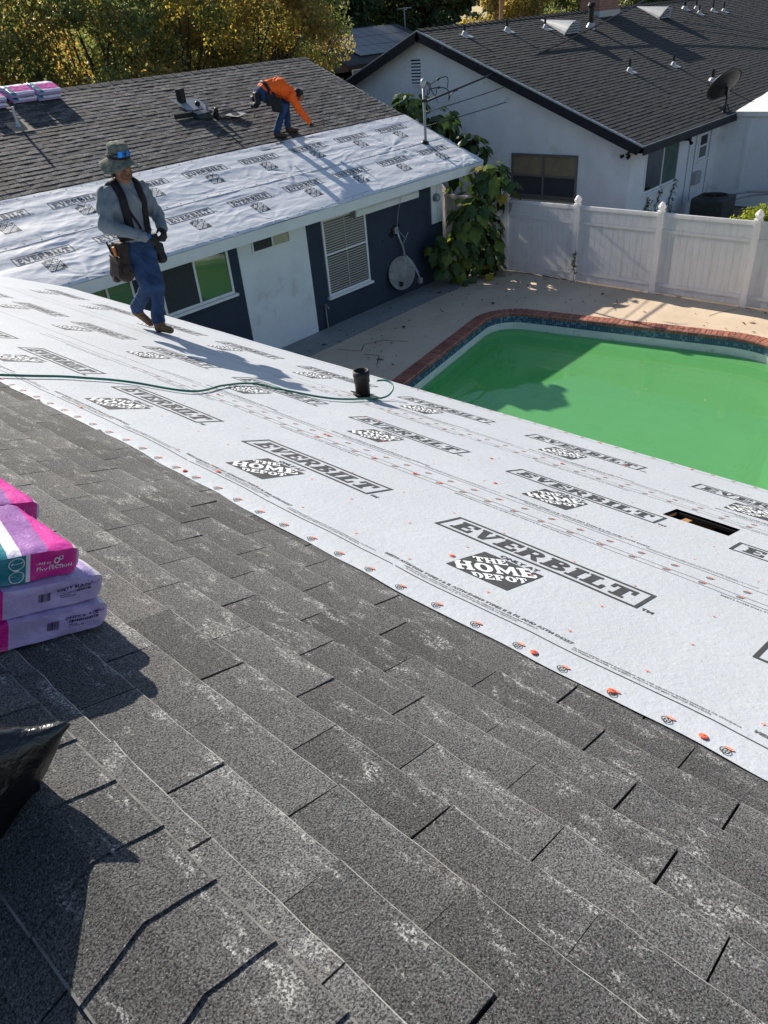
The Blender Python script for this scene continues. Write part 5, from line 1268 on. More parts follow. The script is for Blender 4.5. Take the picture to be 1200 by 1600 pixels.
blob((15.6, 11.2, .2), (.9, .5, .2), 26, .1); blob((15.75, 11.3, 1.1), (.8, .5, .9), 90, .02); blob((16.2, 11.2, 2.3), (.5, .4, .35), 40, .03)
nleaf = 0; extra = MB()
lv_pts.sort(key=lambda a: (a[0] - CAMP).length)
for P, d, yl in lv_pts:
    if P.z < .08: P.z = .08 + rr.random() * .1
    if P.y > YW - .06 and P.x < 15.3: P.y = YW - .08
    if 11.5 < P.y and P.x < XR + .05 and P.z > ZE + (P.y - YB) * TA - .35 and P.z < ZE + (P.y - YB) * TA + .3: P.x = XR + .12 + rr.random() * .3
    nrm = (d + Vector((0, -.2, .9)) + Vector((rr.uniform(-.5, .5), rr.uniform(-.5, .5), rr.uniform(-.3, .3)))).normalized()
    tip = Vector((d.x, d.y, -.9 + rr.uniform(-.3, .3))); tip = (tip - nrm * tip.dot(nrm)).normalized(); xx = tip.cross(nrm)
    Mx = Matrix((xx, tip, nrm)).transposed().to_4x4(); Mx.translation = P
    me = lm[8] if rr.random() < yl else lm[rr.randrange(8)]; Mx = Mx @ Matrix.Scale(rr.uniform(.55, 1.05), 4)
    if nleaf < 300 :
        o = bpy.data.objects.new('leaf', me); col.objects.link(o); o.parent = fig; o.matrix_local = Matrix.Translation(-fig.location) @ Mx; nleaf += 1
    else: addmesh(extra, me, Mx)
o = extra.build('inner_foliage', [vine_m[0]], fig); tag(o, kind='stuff')
q = MB()
for a in ([(15.2, 11.5, 0), (15.3, 11.45, .8), (15.6, 11.4, 1.6), (16.1, 11.3, 2.2)], [(15.5, 11.5, 0), (15.9, 11.5, 1.0), (16.6, 12.0, 2.2), (16.8, 13.2, 3.0), (16.8, 14.4, 3.4)], [(15.0, 11.5, 0), (14.8, 11.6, .6), (14.5, 11.6, 1.0)], [(15.3, 11.6, 1.2), (15.7, 11.3, 1.9), (16.4, 10.9, 2.05)]):
    q.tube(spline(a, 5), [.035 - .027 * i / (5 * (len(a) - 1)) for i in range(5 * (len(a) - 1) + 1)], 6)
q.build('stem', bark, fig, True)
# fallen leaves and debris on the deck
q = MB()
for k in range(150):
    x, y = random.uniform(9.5, 16.2), random.uniform(9.2, 11.9)
    if random.random() < .35: x, y = random.uniform(14, 16.3), random.uniform(4, 11)
    s, t = Vector((x, y, 0)).dot(E1), Vector((x, y, 0)).dot(E2)
    if S0 < s < S1 + .02 and T0 < t < T1 + .02: continue
    a = random.random() * 6.3; r_ = random.uniform(.012, .05) * (2 if random.random() < .08 else 1); z = .008 + random.random() * .01
    q.add([(x + r_ * math.cos(a), y + r_ * math.sin(a), z), (x - .4 * r_ * math.sin(a), y + .4 * r_ * math.cos(a), z + .012), (x - r_ * math.cos(a), y - r_ * math.sin(a), z), (x + .4 * r_ * math.sin(a), y - .4 * r_ * math.cos(a), z + .006)], [(0,1,2,3)])
o = q.build('fallen_leaves', mat('dead_leaf', (.05, .035, .022), .9, .4, 20)); tag(o, 'scattered dark dead leaves and debris on the pool deck', 'leaves', kind='stuff')
q = MB()
for k in range(26):
    s, t = random.uniform(9, 14.9), random.uniform(1.3, 6.4); a = random.random() * 6.3; r_ = random.uniform(.012, .035); P = PP(s, t, WL + .004)
    q.add([P + Vector((r_ * math.cos(a), r_ * math.sin(a), 0)), P + Vector((-.4 * r_ * math.sin(a), .4 * r_ * math.cos(a), .004)), P + Vector((-r_ * math.cos(a), -r_ * math.sin(a), 0)), P + Vector((.4 * r_ * math.sin(a), -.4 * r_ * math.cos(a), 0))], [(0,1,2,3)])
o = q.build('floating_leaves', mat('pale_floating_leaf', (.45, .40, .28), .8, .3, 20)); tag(o, 'small pale leaves floating on the green water', 'leaves', kind='stuff')
# deck cracks
q = MB()
for pts in ([(15.6, 7.4), (15.35, 7.25), (15.2, 7.28), (15.0, 7.1)], [(16.2, 4.95), (15.8, 5.2), (15.55, 5.28)], [(11.2, 9.9), (11.0, 10.4), (10.6, 10.6), (10.3, 10.4), (10.1, 10.9)], [(9.9, 9.6), (10.3, 9.9), (10.2, 10.25)]):
    for a, b2 in zip(pts, pts[1:]):
        a, b2 = Vector((*a, .005)), Vector((*b2, .005)); t = (b2 - a).normalized().cross(Vector((0,0,1))) * .006; q.poly([a - t, b2 - t, b2 + t, a + t])
q.build('crack', M['felt'], deck)
# ------------------------------------------------------------------ people (implicit surfaces -> one continuous mesh each)
def surface_nets(D, org, h):
    S = D < 0; nx, ny, nz_ = D.shape
    c = [S[i:nx-1+i, j:ny-1+j, k:nz_-1+k] for i in (0, 1) for j in (0, 1) for k in (0, 1)]
    cnt = sum(x.astype(np.int8) for x in c); act = (cnt > 0) & (cnt < 8); ii = np.argwhere(act)
    idx = -np.ones(act.shape, int); idx[act] = np.arange(len(ii))
    acc = np.zeros((len(ii), 3)); n = np.zeros(len(ii)); cor = [(i, j, k) for i in (0, 1) for j in (0, 1) for k in (0, 1)]
    for a in cor:
        for ax in range(3):
            if a[ax]: continue
            b2 = list(a); b2[ax] = 1
            va = D[tuple((ii + a).T)]; vb = D[tuple((ii + b2).T)]; m = (va < 0) != (vb < 0)
            t = np.where(m, va / np.where(va == vb, 1, va - vb), 0); p = np.array(a, float) + np.zeros((len(ii), 3)); p[:, ax] += t
            acc += p * m[:, None]; n += m
    V = (ii + acc / n[:, None]) * h + org
    F = []
    for ax in range(3):
        sl0 = [slice(None)] * 3; sl1 = [slice(None)] * 3; sl0[ax] = slice(0, -1); sl1[ax] = slice(1, None)
        s0, s1 = S[tuple(sl0)], S[tuple(sl1)]; e = np.argwhere(s0 != s1); u, v = [(1, 2), (2, 0), (0, 1)][ax]
        ok = (e[:, u] > 0) & (e[:, v] > 0) & (e[:, u] < D.shape[u] - 1) & (e[:, v] < D.shape[v] - 1); e = e[ok]
        ins = s0[tuple(e.T)]; q = []
        for du, dv in ((-1, -1), (0, -1), (0, 0), (-1, 0)):
            o = e.copy(); o[:, u] += du; o[:, v] += dv; q.append(idx[tuple(o.T)])
        q = np.stack(q, 1); q[~ins] = q[~ins][:, ::-1]; F.append(q)
    return V, np.concatenate(F), ii
def prim_d(p, P):
    t = p[0]
    if t == 'c':                                   # tapered capsule: a, b, ra, rb, (sx,sy,sz) squash
        a, b2, ra, rb = (np.array(x, float) for x in p[1:5]); s = np.array(p[6] if len(p) > 6 else (1, 1, 1), float)
        Q = P / s; a = a / s; b2 = b2 / s; ab = b2 - a
        k = np.clip(((Q - a) @ ab) / max(1e-9, ab @ ab), 0, 1)
        return np.linalg.norm(Q - a - k[..., None] * ab, axis=-1) - (ra + (rb - ra) * k)
    if t == 'b':                                   # rounded box: centre, half sizes, radius, rotation
        c, hs, r = np.array(p[1], float), np.array(p[2], float), p[3]; Rm = np.array(p[6].to_3x3()) if len(p) > 6 else np.eye(3)
        Q = np.abs((P - c) @ Rm) - hs + r
        return np.linalg.norm(np.maximum(Q, 0), axis=-1) + np.minimum(Q.max(-1), 0) - r
def smin(a, b2, k):
    h = np.maximum(k - np.abs(a - b2), 0) / k; return np.minimum(a, b2) - h * h * k * .25
def sdf(prims, P, k=.03):
    d = None
    for p in prims: q = prim_d(p, P); d = q if d is None else smin(d, q, k)
    return d
def body_mesh(prims, h, mats_, k=.03, fold=None):
    lo, hi = np.full(3, 1e9), np.full(3, -1e9)
    for p in prims:
        if p[0] == 'c': pts = [(np.array(p[1]), p[3]), (np.array(p[2]), p[4])]
        else: pts = [(np.array(p[1]), max(p[2]) * 1.8)]
        for c, r in pts: lo = np.minimum(lo, c - r * 1.5 - .04); hi = np.maximum(hi, c + r * 1.5 + .04)
    n = np.ceil((hi - lo) / h).astype(int) + 1
    ax = [lo[i] + h * np.arange(n[i]) for i in range(3)]
    D = np.full(n, 1., np.float64); best = np.full(n, 9.); ids = np.zeros(n, int)
    for p in prims:
        if p[0] == 'c': pl = np.minimum(np.array(p[1]) - p[3] * 1.5, np.array(p[2]) - p[4] * 1.5) - .08; ph = np.maximum(np.array(p[1]) + p[3] * 1.5, np.array(p[2]) + p[4] * 1.5) + .08
        else: pl = np.array(p[1]) - max(p[2]) * 1.8 - .06; ph = np.array(p[1]) + max(p[2]) * 1.8 + .06
        sl = tuple(slice(max(0, int((pl[i] - lo[i]) / h)), min(n[i], int((ph[i] - lo[i]) / h) + 2)) for i in range(3))
        G = np.stack(np.meshgrid(*[ax[i][sl[i]] for i in range(3)], indexing='ij'), -1)
        q = prim_d(p, G); D[sl] = smin(D[sl], q, k); m = q < best[sl]; best[sl][m] = q[m]; ids[sl][m] = p[5]
    if fold:
        G = np.stack(np.meshgrid(*ax, indexing='ij'), -1); D += fold(G, ids)
    V, F, cells = surface_nets(D, lo, h)
    vid = ids[tuple((cells + 0).T)]
    me = bpy.data.meshes.new('body'); me.from_pydata(V.tolist(), [], F.tolist()); fm = np.sort(vid[F], 1)[:, 1]
    me.polygons.foreach_set('material_index', fm.astype(int).tolist()); me.polygons.foreach_set('use_smooth', [True] * len(F))
    for m in mats_: me.materials.append(m)
    me.update(); return me
def project(prims, pts, off, k=.03, it=10):
    P = np.array(pts, float); e = 1e-3
    for _ in range(it):
        d = sdf(prims, P, k); g = np.stack([(sdf(prims, P + np.eye(3)[i] * e, k) - d) / e for i in range(3)], -1)
        g /= np.maximum(np.linalg.norm(g, axis=-1, keepdims=True), 1e-6); P = P - g * (d - off)[..., None]
    return P, g
def ribbon(prims, path, width, th, name, m, parent, n=6, closed=False, off=.004):
    pts = [Vector(p) for p in path]; pts = spline(pts, n) if not closed else pts
    P, g = project(prims, [tuple(p) for p in pts], off); q = MB(); rows = []
    for i in range(len(P)):
        a = Vector(P[i - 1 if (i > 0 or closed) else 0]); b2 = Vector(P[(i + 1) % len(P)] if closed else P[min(i + 1, len(P) - 1)])
        t = (b2 - a).normalized(); nn_ = Vector(g[i]); s = t.cross(nn_).normalized() * width / 2; c = Vector(P[i])
        L_, R2 = project(prims, [tuple(c - s), tuple(c + s)], off, it=4)[0]
        L_, R2 = Vector(L_), Vector(R2); rows.append([L_ - nn_ * .004, L_ + nn_ * th, c + nn_ * th * 1.25, R2 + nn_ * th, R2 - nn_ * .004])
    vs = [v for r_ in rows for v in r_]; nr = len(rows)
    fs = [(i*5+j, i*5+j+1, ((i+1) % nr)*5+j+1, ((i+1) % nr)*5+j) for i in range(nr if closed else nr - 1) for j in range(4)]
    q.add(vs, fs); me = q.mesh(name); me.polygons.foreach_set('use_smooth', [True] * len(me.polygons)); return link(name, me, parent, m)
stubble = mat('stubbled_skin', (.13, .065, .045), .7, .35, 60, obj=True)
skin = mat('skin_tan', (.24, .115, .07), .5, .15, 20, spec=.4, obj=True)
shirt = mat('grey_cotton_shirt', (.165, .195, .225), .9, .15, 9, (55, .35, .006), obj=True)
denim = mat('blue_denim', (.020, .046, .115), .9, .45, 7, (140, .35, .004), obj=True)
boot_m = mat('tan_boot_leather', (.15, .09, .045), .75, .3, 12, (50, .3, .004), obj=True)
boot_d = mat('dark_brown_boot', (.055, .032, .026), .75, .3, 12, obj=True)
orange = mat('hi_vis_orange', (1.0, .135, .015), .75, .06, 6, (45, .25, .006), obj=True)
glove_m = mat('black_glove', (.010, .010, .013), .6, .3, 25, (70, .4, .004), obj=True)
strap_m = mat('black_webbing', (.007, .007, .010), .7, .3, 40, obj=True)
leather = mat('brown_tool_leather', (.030, .019, .015), .7, .45, 16, (40, .5, .006), obj=True)
dark_cloth = mat('black_nylon', (.010, .011, .016), .65, .3, 20, (40, .4, .006), obj=True)
hat_m = mat('grey_green_hat_cloth', (.14, .15, .12), .95, .45, 24, (60, .5, .006), obj=True, dirt=((.30, .30, .25), 30, .6))
hair_m = mat('black_hair', (.008, .007, .007), .6, .3, 30, obj=True)
lens_m, _nt, _b = newmat('blue_mirror_lens'); _b.inputs['Base Color'].default_value = (.02, .22, .75, 1); _b.inputs['Metallic'].default_value = .7; _b.inputs['Roughness'].default_value = .15
mouth_m = mat('dark_mouth', (.10, .03, .025), .5, .2, 30, obj=True)
def folds(G, ids):
    x, y, z = G[..., 0], G[..., 1], G[..., 2]
    f = np.sin(z * 46 + 9 * np.sin(x * 11) + 7 * np.sin(y * 13)) * .0045 + np.sin(z * 23 + x * 31 + y * 17) * .004 + np.sin(x * 60 + z * 25 + y * 20) * .0025
    return np.where((ids == 1) | (ids == 2), f, 0)
def glove(parent, wrist, dirv, palmn, side, curl=.9, name='glove'):
    """gloved hand: palm along dirv, palm normal palmn (fingers curl towards it), thumb on 'side'"""
    d = Vector(dirv).normalized(); n_ = Vector(palmn); n_ = (n_ - d * n_.dot(d)).normalized(); s = d.cross(n_) * side; w0 = Vector(wrist); pr = []
    V = lambda a, b2, c: tuple(w0 + d * a + s * b2 + n_ * c)
    pr.append(('c', V(-.05, 0, 0), V(.02, 0, 0), .036, .032, 0))
    pr.append(('c', V(.03, -.018, 0), V(.085, -.022, .002), .024, .020, 0)); pr.append(('c', V(.03, .012, 0), V(.09, .016, .002), .026, .021, 0))
    for k, (off, ln_) in enumerate(((-.036, .066), (-.013, .082), (.011, .086), (.034, .078))):
        a = (.088 - abs(off) * .12, off); p0 = V(a[0], off, .004); c1, c2 = curl * .75, curl * 1.75
        p1 = tuple(Vector(p0) + (d * math.cos(c1) + n_ * math.sin(c1)) * ln_ * .5); p2 = tuple(Vector(p1) + (d * math.cos(c2) + n_ * math.sin(c2)) * ln_ * .5)
        pr += [('c', p0, p1, .0115, .0105, 0), ('c', p1, p2, .0105, .009, 0)]
    t0 = V(.02, .03, .006); t1 = tuple(Vector(t0) + (d * .6 + s * .75 + n_ * .35).normalized() * .042); t2 = tuple(Vector(t1) + (d * .75 + s * .1 + n_ * .65).normalized() * .036)
    pr += [('c', t0, t1, .015, .0125, 0), ('c', t1, t2, .012, .010, 0)]
    return link(name, body_mesh(pr, .0048, [glove_m], .012), parent)
def lathe_obj(name, prof, c, m, parent, axis=(0,0,1), k=24, fn=None):
    q = MB(); q.lathe(prof, c, axis, k)
    if fn: q.v = [tuple(fn(Vector(v))) for v in q.v]
    me = q.mesh(name); me.polygons.foreach_set('use_smooth', [True] * len(me.polygons)); return link(name, me, parent, m)
# ---------------- walking man: local frame = world, he faces -Y
W0 = PA(4.735, 7.17, .02)
man = empty('person', W0); tag(man, 'man in grey shirt, boonie hat and black harness walking down the white roof', 'person')
J = dict(pel=(.02, .05, .98), lh=(.10, .05, .92), rh=(-.07, .06, .92), lk=(.08, -.07, .52), la=(.03, .02, .13), rk=(.0, .0, .50), ra=(.0, .33, .23),
         ch=(.02, .03, 1.30), ls=(.205, .01, 1.425), rs=(-.175, .07, 1.43), le=(.315, .02, 1.17), lw=(.215, -.19, 1.055), re=(-.285, -.01, 1.18), rw=(-.045, -.25, 1.045), nk=(.02, -.005, 1.54), hd=(.015, -.045, 1.67))
TORSO = [('c', (.02, .05, .965), (.02, .045, 1.06), .118, .122, 2, (1.13, .88, 1)), ('c', (.02, .035, 1.08), (.02, .03, 1.34), .143, .165, 1, (1.22, .9, 1)), ('c', (.02, .03, 1.34), (.015, .03, 1.45), .158, .11, 1, (1.25, .84, 1)),
      ('c', (.17, .02, 1.425), (.03, .02, 1.485), .072, .075, 1), ('c', (-.13, .05, 1.43), (.01, .025, 1.485), .072, .075, 1)]
B1 = TORSO + [
      ('c', J['ls'], J['le'], .078, .068, 1), ('c', J['le'], J['lw'], .066, .048, 1), ('c', J['rs'], J['re'], .080, .072, 1), ('c', J['re'], J['rw'], .070, .049, 1),
      ('c', J['lh'], J['lk'], .094, .066, 2), ('c', J['lk'], J['la'], .066, .066, 2), ('c', J['rh'], J['rk'], .094, .067, 2), ('c', J['rk'], J['ra'], .067, .066, 2),
      ('c', (.02, .02, 1.47), J['nk'], .062, .055, 0), ('c', J['nk'], (.02, -.02, 1.62), .055, .058, 0),
      ('c', (.015, -.03, 1.70), (.015, -.06, 1.66), .088, .080, 0, (.9, 1.1, 1.1)), ('c', (.015, -.085, 1.60), (.015, -.07, 1.64), .045, .06, 0, (1, 1, 1)),
      ('c', (-.006, -.112, 1.585), (.036, -.112, 1.585), .030, .030, 4), ('c', (-.012, -.138, 1.622), (.042, -.138, 1.622), .011, .011, 4), ('c', (.015, -.155, 1.675), (.015, -.165, 1.65), .010, .016, 0), ('c', (-.062, -.04, 1.66), (-.066, -.03, 1.68), .016, .020, 0), ('c', (.095, -.04, 1.66), (.098, -.03, 1.68), .016, .020, 0),
      ('c', (.03, .03, .055), (.03, .01, .10), .048, .054, 3), ('c', (.03, -.01, .04), (.05, -.145, .032), .045, .038, 3, (1, 1, .95)), ('c', (.03, .045, .028), (.03, .02, .05), .042, .045, 3),
      ('c', (.0, .36, .20), (.0, .335, .24), .048, .054, 3), ('c', (.0, .355, .155), (.03, .20, .06), .046, .038, 3), ('c', (-.005, .385, .18), (.0, .37, .19), .042, .045, 3)]
o = link('body', body_mesh(B1, .0105, [skin, shirt, denim, boot_m, stubble], .035, folds), man)
# face details
q = MB()
q.lathe([(.0, .0), (.02, .0), (.024, -.006), (.022, -.012), (0, -.012)], (.015, -.150, 1.597), (0, -1, .1), 14, 0, 1.1, .55); me = q.mesh('mouth'); link('mouth', me, man, mouth_m)
for sx_ in (-.02, .05):
    pts = [(sx_ - .012 + .024 * i / 5, -.150, 1.695 + .004 * math.sin(math.pi * i / 5)) for i in range(6)]; q = MB(); q.tube([tuple(p) for p in project(B1, pts, .001, .035)[0]], .004, 6); me = q.mesh('eyebrow'); link('eyebrow', me, man, hair_m)
    P, g2 = project(B1, [(sx_, -.15, 1.672)], .001, .035); q = MB(); q.lathe([(.008, 0), (.005, .004), (0, .005)], P[0], g2[0], 8); link('eye', q.mesh('eye'), man, hair_m)
# hat with crown, brim, neck flap and goggles
HC = Vector((.015, -.04, 1.735)); tilt = Vector((.02, -.2, 1)).normalized()
def hatfn(v):
    d = v - HC; an = math.atan2(d.x, -d.y); r_ = math.hypot(d.x, d.y)
    if r_ > .108: v = v + Vector((0, 0, -(r_ - .105) * (.25 + .55 * abs(math.sin(an)) ** 2 - .25 * math.cos(an * 3)) + .006 * math.sin(an * 5)))
    else: v = v + Vector((.004 * math.sin(an * 4 + v.z * 60), .004 * math.cos(an * 3 + v.z * 40), .004 * math.sin(an * 6)))
    return v
hat = empty('hat'); hat.parent = man
lathe_obj('crown', [(.103, -.01), (.106, .03), (.100, .075), (.094, .118), (.082, .136), (.045, .142), (.0, .143)], HC, hat_m, hat, tilt, 28, hatfn)
lathe_obj('brim', [(.100, .008), (.112, .0), (.140, -.006), (.172, -.012), (.192, -.016), (.190, -.020), (.14, -.011), (.108, -.006)], HC, hat_m, hat, tilt, 36, hatfn)
lathe_obj('hat_band', [(.1075, .012), (.1085, .02), (.1075, .038), (.106, .04)], HC, dark_cloth, hat, tilt, 28)
q = MB(); q.grid(lambda s, t: HC + Vector((math.sin((s - .5) * 2.2) * (.125 - .02 * t) + .006 * math.sin(s * 21), math.cos((s - .5) * 2.2) * (.125 - .03 * t) + .008 * math.sin(s * 25 + t * 3), .0 - .16 * t)), 16, 6); me = q.mesh('neck_flap'); me.polygons.foreach_set('use_smooth', [True] * len(me.polygons)); link('neck_flap', me, hat, hat_m)
gog = empty('sunglasses'); gog.parent = man
for a0, a1, dn in ((-.62, -.06, 'lens'), (.06, .62, 'lens')):
    q = MB(); q.grid(lambda s, t: HC + tilt * (.018 + .052 * t) + Vector((math.sin(a0 + (a1 - a0) * s), -math.cos(a0 + (a1 - a0) * s), 0)) * (.121 - .004 * t + .004 * math.sin(math.pi * s)), 8, 4); me = q.mesh(dn); me.polygons.foreach_set('use_smooth', [True] * len(me.polygons)); link(dn, me, gog, lens_m)
q = MB(); q.tube([HC + tilt * (.046) + Vector((math.sin(a), -math.cos(a), 0)) * .116 for a in [-2.3 + 4.6 * i / 24 for i in range(25)]], .006, 6); link('frame', q.mesh('frame'), gog, dark_cloth)
# harness
for s_, cx in ((1, .02), (-1, .02)):
    ribbon(TORSO, [(cx + s_ * .10, .17, 1.20), (cx + s_ * .11, .16, 1.40), (cx + s_ * .115, .05, 1.56), (cx + s_ * .115, -.10, 1.46), (cx + s_ * .13, -.16, 1.32), (cx + s_ * .125, -.16, 1.18), (cx + s_ * .12, -.15, 1.05)], .080 if s_ < 0 else .074, .02, 'harness_strap', strap_m, man)
ribbon(TORSO, [(-.10, -.16, 1.38), (-.06, -.16, 1.26), (.0, -.16, 1.15), (.03, -.15, 1.08)], .02, .005, 'thin_strap', strap_m, man, off=.008)
ribbon(TORSO, [(-.12, .18, 1.30), (.02, .19, 1.32), (.16, .18, 1.30)], .05, .012, 'back_strap', strap_m, man)
ring_pts = [(.02 + .2 * math.cos(a), .05 + .2 * math.sin(a), 1.015) for a in [i * 2 * math.pi / 40 for i in range(40)]]
belt = ribbon(TORSO, ring_pts, .065, .012, 'tool_belt', leather, man, closed=True)
def pouch(name, prims, m, parent): return link(name, body_mesh([p if len(p) > 5 else p + (0,) for p in prims], .009, [m], .03), parent)
RZ = Matrix.Rotation(.25, 4, 'Y')
pouch('pouch', [('b', (-.20, .02, .90), (.045, .10, .10), .02, 0, 0, RZ), ('b', (-.245, .02, .76), (.06, .11, .10), .03, 0, 0, RZ), ('c', (-.24, -.07, .70), (-.24, .12, .69), .075, .07, 0), ('b', (-.17, .16, .88), (.04, .05, .09), .02, 0, 0)], leather, belt)
pouch('pouch', [('b', (.215, .06, .90), (.04, .08, .09), .02, 0, 0), ('b', (.25, .07, .79), (.05, .085, .10), .03, 0, 0), ('c', (.255, .02, .73), (.255, .12, .73), .05, .05, 0)], dark_cloth, belt)
pouch('pouch_flap', [('b', (-.285, .0, .80), (.02, .085, .05), .015, 0, 0, RZ), ('c', (-.29, -.07, .86), (-.275, .08, .88), .022, .02, 0), ('c', (-.30, .03, .66), (-.28, .12, .64), .04, .03, 0), ('c', (-.27, -.10, .68), (-.25, -.12, .78), .03, .028, 0)], leather, belt)
q = MB(); q.tube([(-.275, -.03, .83), (-.295, -.045, .98)], [.012, .014], 8); link('tool_handle', q.mesh('tool_handle'), belt, mat('orange_wood_handle', (.5, .16, .03), .5, .15, 20, obj=True))
q = MB(); q.tube([(-.26, .06, .84), (-.29, .07, 1.02)], .009, 6); q.tube([(-.24, .0, .86), (-.25, -.02, 1.0)], .008, 6); link('tool_handle', q.mesh('tool_handle'), belt, dark_cloth)
# hands at the waist
glove(man, J['rw'], (.72, -.35, -.30), (.15, .75, -.6), 1, 1.0)
glove(man, J['lw'], (-.35, -.62, -.55), (-.6, .5, -.3), -1, 1.05)
q = MB(); c_ = Vector(J['rw']) + Vector((.03, -.043, .0)); q.box((-.018, -.012, -.022), (.018, .004, .022), 0, Matrix.Translation(c_) @ Matrix.Rotation(.5, 4, 'Z')); bevel(link('glove_badge', q.mesh('glove_badge'), man, mat('blue_cuff', (.02, .12, .42), .6, .2, 20, obj=True)), .006)
# ---------------- bending man in orange: built facing -Y, turned to face along the wing
O0 = PB(12.33, 2.93, .012); TH2 = math.radians(70)
bend = empty('person', O0); bend.rotation_euler = (0, 0, TH2); bend.scale = (1.07, 1.07, 1.07); tag(bend, 'man in orange sweatshirt bending over to hammer at the underlayment edge', 'person')
cz = math.cos(TH2); sz = math.sin(TH2)
gz = lambda x, y: (x * sz + y * cz) * TA           # roof height under a local point
def G3(x, y, z): return (x, y, z + gz(x, y))
rf, lf = (-.13, .14), (.11, -.24)
DZ = -.15
def D_(p, f=1.): return (p[0], p[1], p[2] + DZ * f)
B2 = [('c', D_((.0, .34, .95)), D_((0, .18, 1.01)), .140, .140, 2, (1.15, 1, .95)), ('c', D_((0, .20, 1.03)), D_((0, -.08, 1.03)), .155, .178, 1, (1.2, 1, .95)), ('c', D_((0, -.08, 1.02)), D_((0, -.28, .90)), .178, .135, 1, (1.25, 1, .95)),
      ('c', D_((0, -.28, .95)), D_((0, -.37, .89)), .095, .075, 1, (1.1, 1, 1)), ('c', D_((-.16, -.26, .86)), D_((0, -.26, .91)), .08, .10, 1), ('c', D_((.16, -.26, .86)), D_((0, -.26, .91)), .08, .10, 1),
      ('c', D_((-.18, -.27, .84)), D_((-.20, -.40, .58)), .084, .070, 1), ('c', D_((-.20, -.40, .58)), D_((-.20, -.58, .34)), .070, .052, 1), ('c', D_((.18, -.27, .84)), D_((.24, -.28, .60)), .074, .06, 1), ('c', D_((.24, -.28, .60)), D_((.16, -.24, .50)), .058, .046, 1),
      ('c', D_((-.10, .31, .92)), (-.16, -.08, .50), .108, .080, 2), ('c', (-.16, -.08, .50), G3(rf[0], rf[1], .13), .080, .070, 2), ('c', D_((.10, .30, .94)), (.12, -.24, .58), .108, .080, 2), ('c', (.12, -.24, .58), G3(lf[0], lf[1] + .03, .13), .080, .068, 2),
      ('c', D_((0, -.36, .885)), D_((0, -.45, .845)), .058, .055, 0), ('c', D_((0, -.50, .84)), D_((0, -.515, .82)), .092, .086, 0, (.9, 1, 1)), ('c', D_((0, -.55, .76)), D_((0, -.53, .79)), .045, .06, 0), ('c', D_((0, -.605, .795)), D_((0, -.61, .81)), .016, .012, 0),
      ('c', G3(rf[0], rf[1] + .02, .06), G3(rf[0], rf[1], .12), .054, .058, 3), ('c', G3(rf[0], rf[1], .045), G3(rf[0] - .01, rf[1] - .18, .04), .05, .042, 3), ('c', G3(lf[0], lf[1] + .03, .06), G3(lf[0], lf[1] + .02, .12), .054, .058, 3), ('c', G3(lf[0], lf[1] + .02, .045), G3(lf[0], lf[1] - .16, .04), .05, .042, 3)]
o = link('body', body_mesh(B2, .012, [skin, orange, denim, boot_d], .035, folds), bend)
link('hair', body_mesh([('c', D_((0, -.485, .865)), D_((0, -.50, .845)), .098, .092, 0, (.92, 1, 1)), ('c', D_((0, -.53, .89)), D_((0, -.57, .875)), .05, .045, 0)], .01, [hair_m], .03), bend)
link('hood', body_mesh([('c', D_((-.09, -.31, .965)), D_((.09, -.31, .965)), .055, .055, 0), ('c', D_((-.08, -.38, .875)), D_((-.09, -.31, .955)), .045, .05, 0), ('c', D_((.08, -.38, .875)), D_((.09, -.31, .955)), .045, .05, 0)], .011, [orange], .04), bend)
bq = [tuple(Vector(D_((0, .21, 1.0))) + Vector((1, 0, 0)) * .22 * math.cos(a) + Vector((0, .35, .94)).normalized() * .2 * math.sin(a)) for a in [i * 2 * math.pi / 40 for i in range(40)]]
belt2 = ribbon(B2[:2], bq, .07, .014, 'tool_belt', dark_cloth, bend, closed=True)
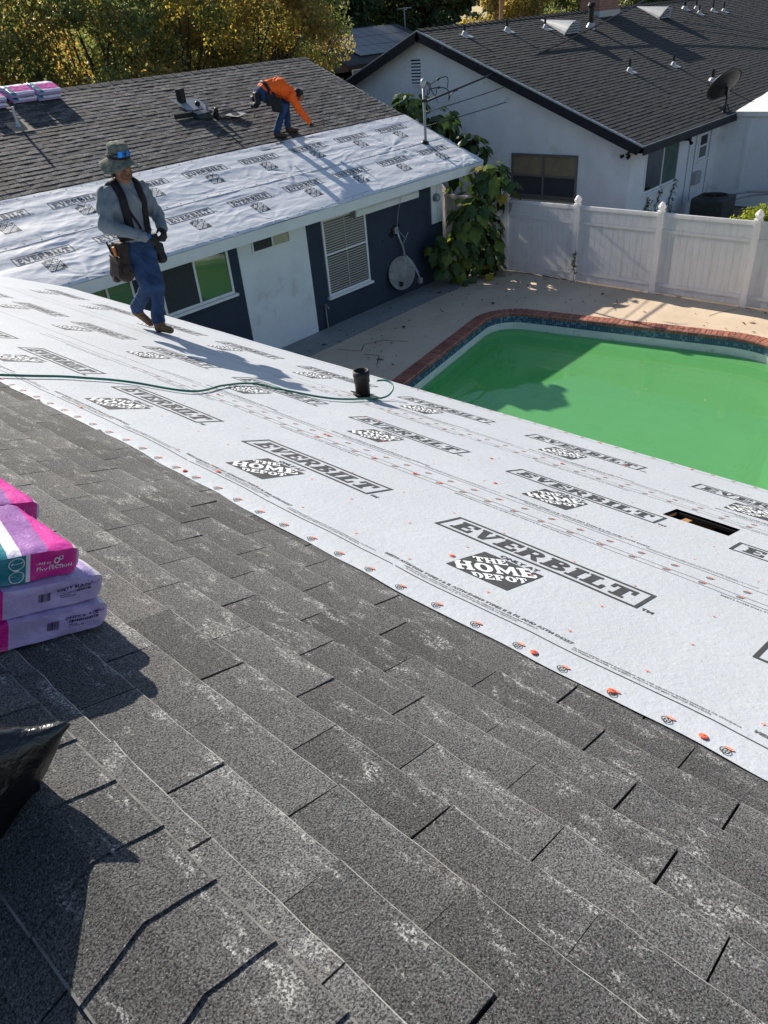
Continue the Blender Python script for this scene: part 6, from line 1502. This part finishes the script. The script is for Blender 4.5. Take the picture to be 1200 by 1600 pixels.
pouch('pouch', [('b', D_((-.20, .20, .84)), (.05, .10, .12), .025, 0, 0), ('b', D_((-.225, .10, .74)), (.055, .10, .12), .03, 0, 0), ('c', D_((-.22, .04, .64)), D_((-.22, .14, .66)), .06, .06, 0)], dark_cloth, belt2)
pouch('pouch', [('b', D_((-.10, .46, .88)), (.09, .05, .12), .03, 0, 0), ('b', D_((.05, .48, .82)), (.08, .05, .11), .03, 0, 0), ('c', D_((-.08, .49, .76)), D_((.08, .50, .76)), .06, .06, 0)], dark_cloth, belt2)
q = MB(); q.tube([D_((-.06, .53, .80)), D_((-.04, .54, .52))], [.013, .016], 8); link('tool_handle', q.mesh('tool_handle'), belt2, mat('worn_wood', (.25, .2, .1), .7, .2, 20, obj=True))
q = MB(); q.tube([D_((-.235, .20, .93)), D_((-.24, .19, 1.0))], .02, 8); link('tool_handle', q.mesh('tool_handle'), belt2, mat('red_tool_grip', (.6, .03, .02), .5, .1, 20, obj=True))
HW = Vector(D_((-.20, -.58, .34)))
glove(bend, tuple(HW), (-.02, -.45, -.85), (.4, -.75, .3), -1, 1.35)
glove(bend, D_((.16, -.24, .50)), (-.4, -.1, -.8), (-.7, .5, 0), 1, .8)
# hammer held in his hand: top-level
Rw = Matrix.Rotation(TH2, 4, 'Z'); HH = O0 + (Rw @ ((HW + Vector((.01, -.055, -.075))) * 1.07)); fw = (Rw @ Vector((0, -1, .10))).normalized(); rt = (Rw @ Vector((-1, 0, 0)))
ham = empty('hammer', HH); tag(ham, 'hammer held by the bending man in orange', 'hammer')
q = MB(); q.tube([HH - fw * .08, HH + fw * .12, HH + fw * .30], [.014, .013, .011], 8); q.build('handle', mat('hammer_wood', (.2, .13, .07), .6, .2, 20), ham)
hc_ = HH + fw * .31; up_ = Vector((0, 0, 1)); q = MB(); q.tube([hc_ - up_ * .09, hc_ - up_ * .06, hc_, hc_ + up_ * .06, hc_ + up_ * .10 - fw * .02], [.018, .018, .013, .011, .004], 8); q.build('head', mat('hammer_steel', (.12, .12, .12), .4, .2, 20, metal=.8), ham)
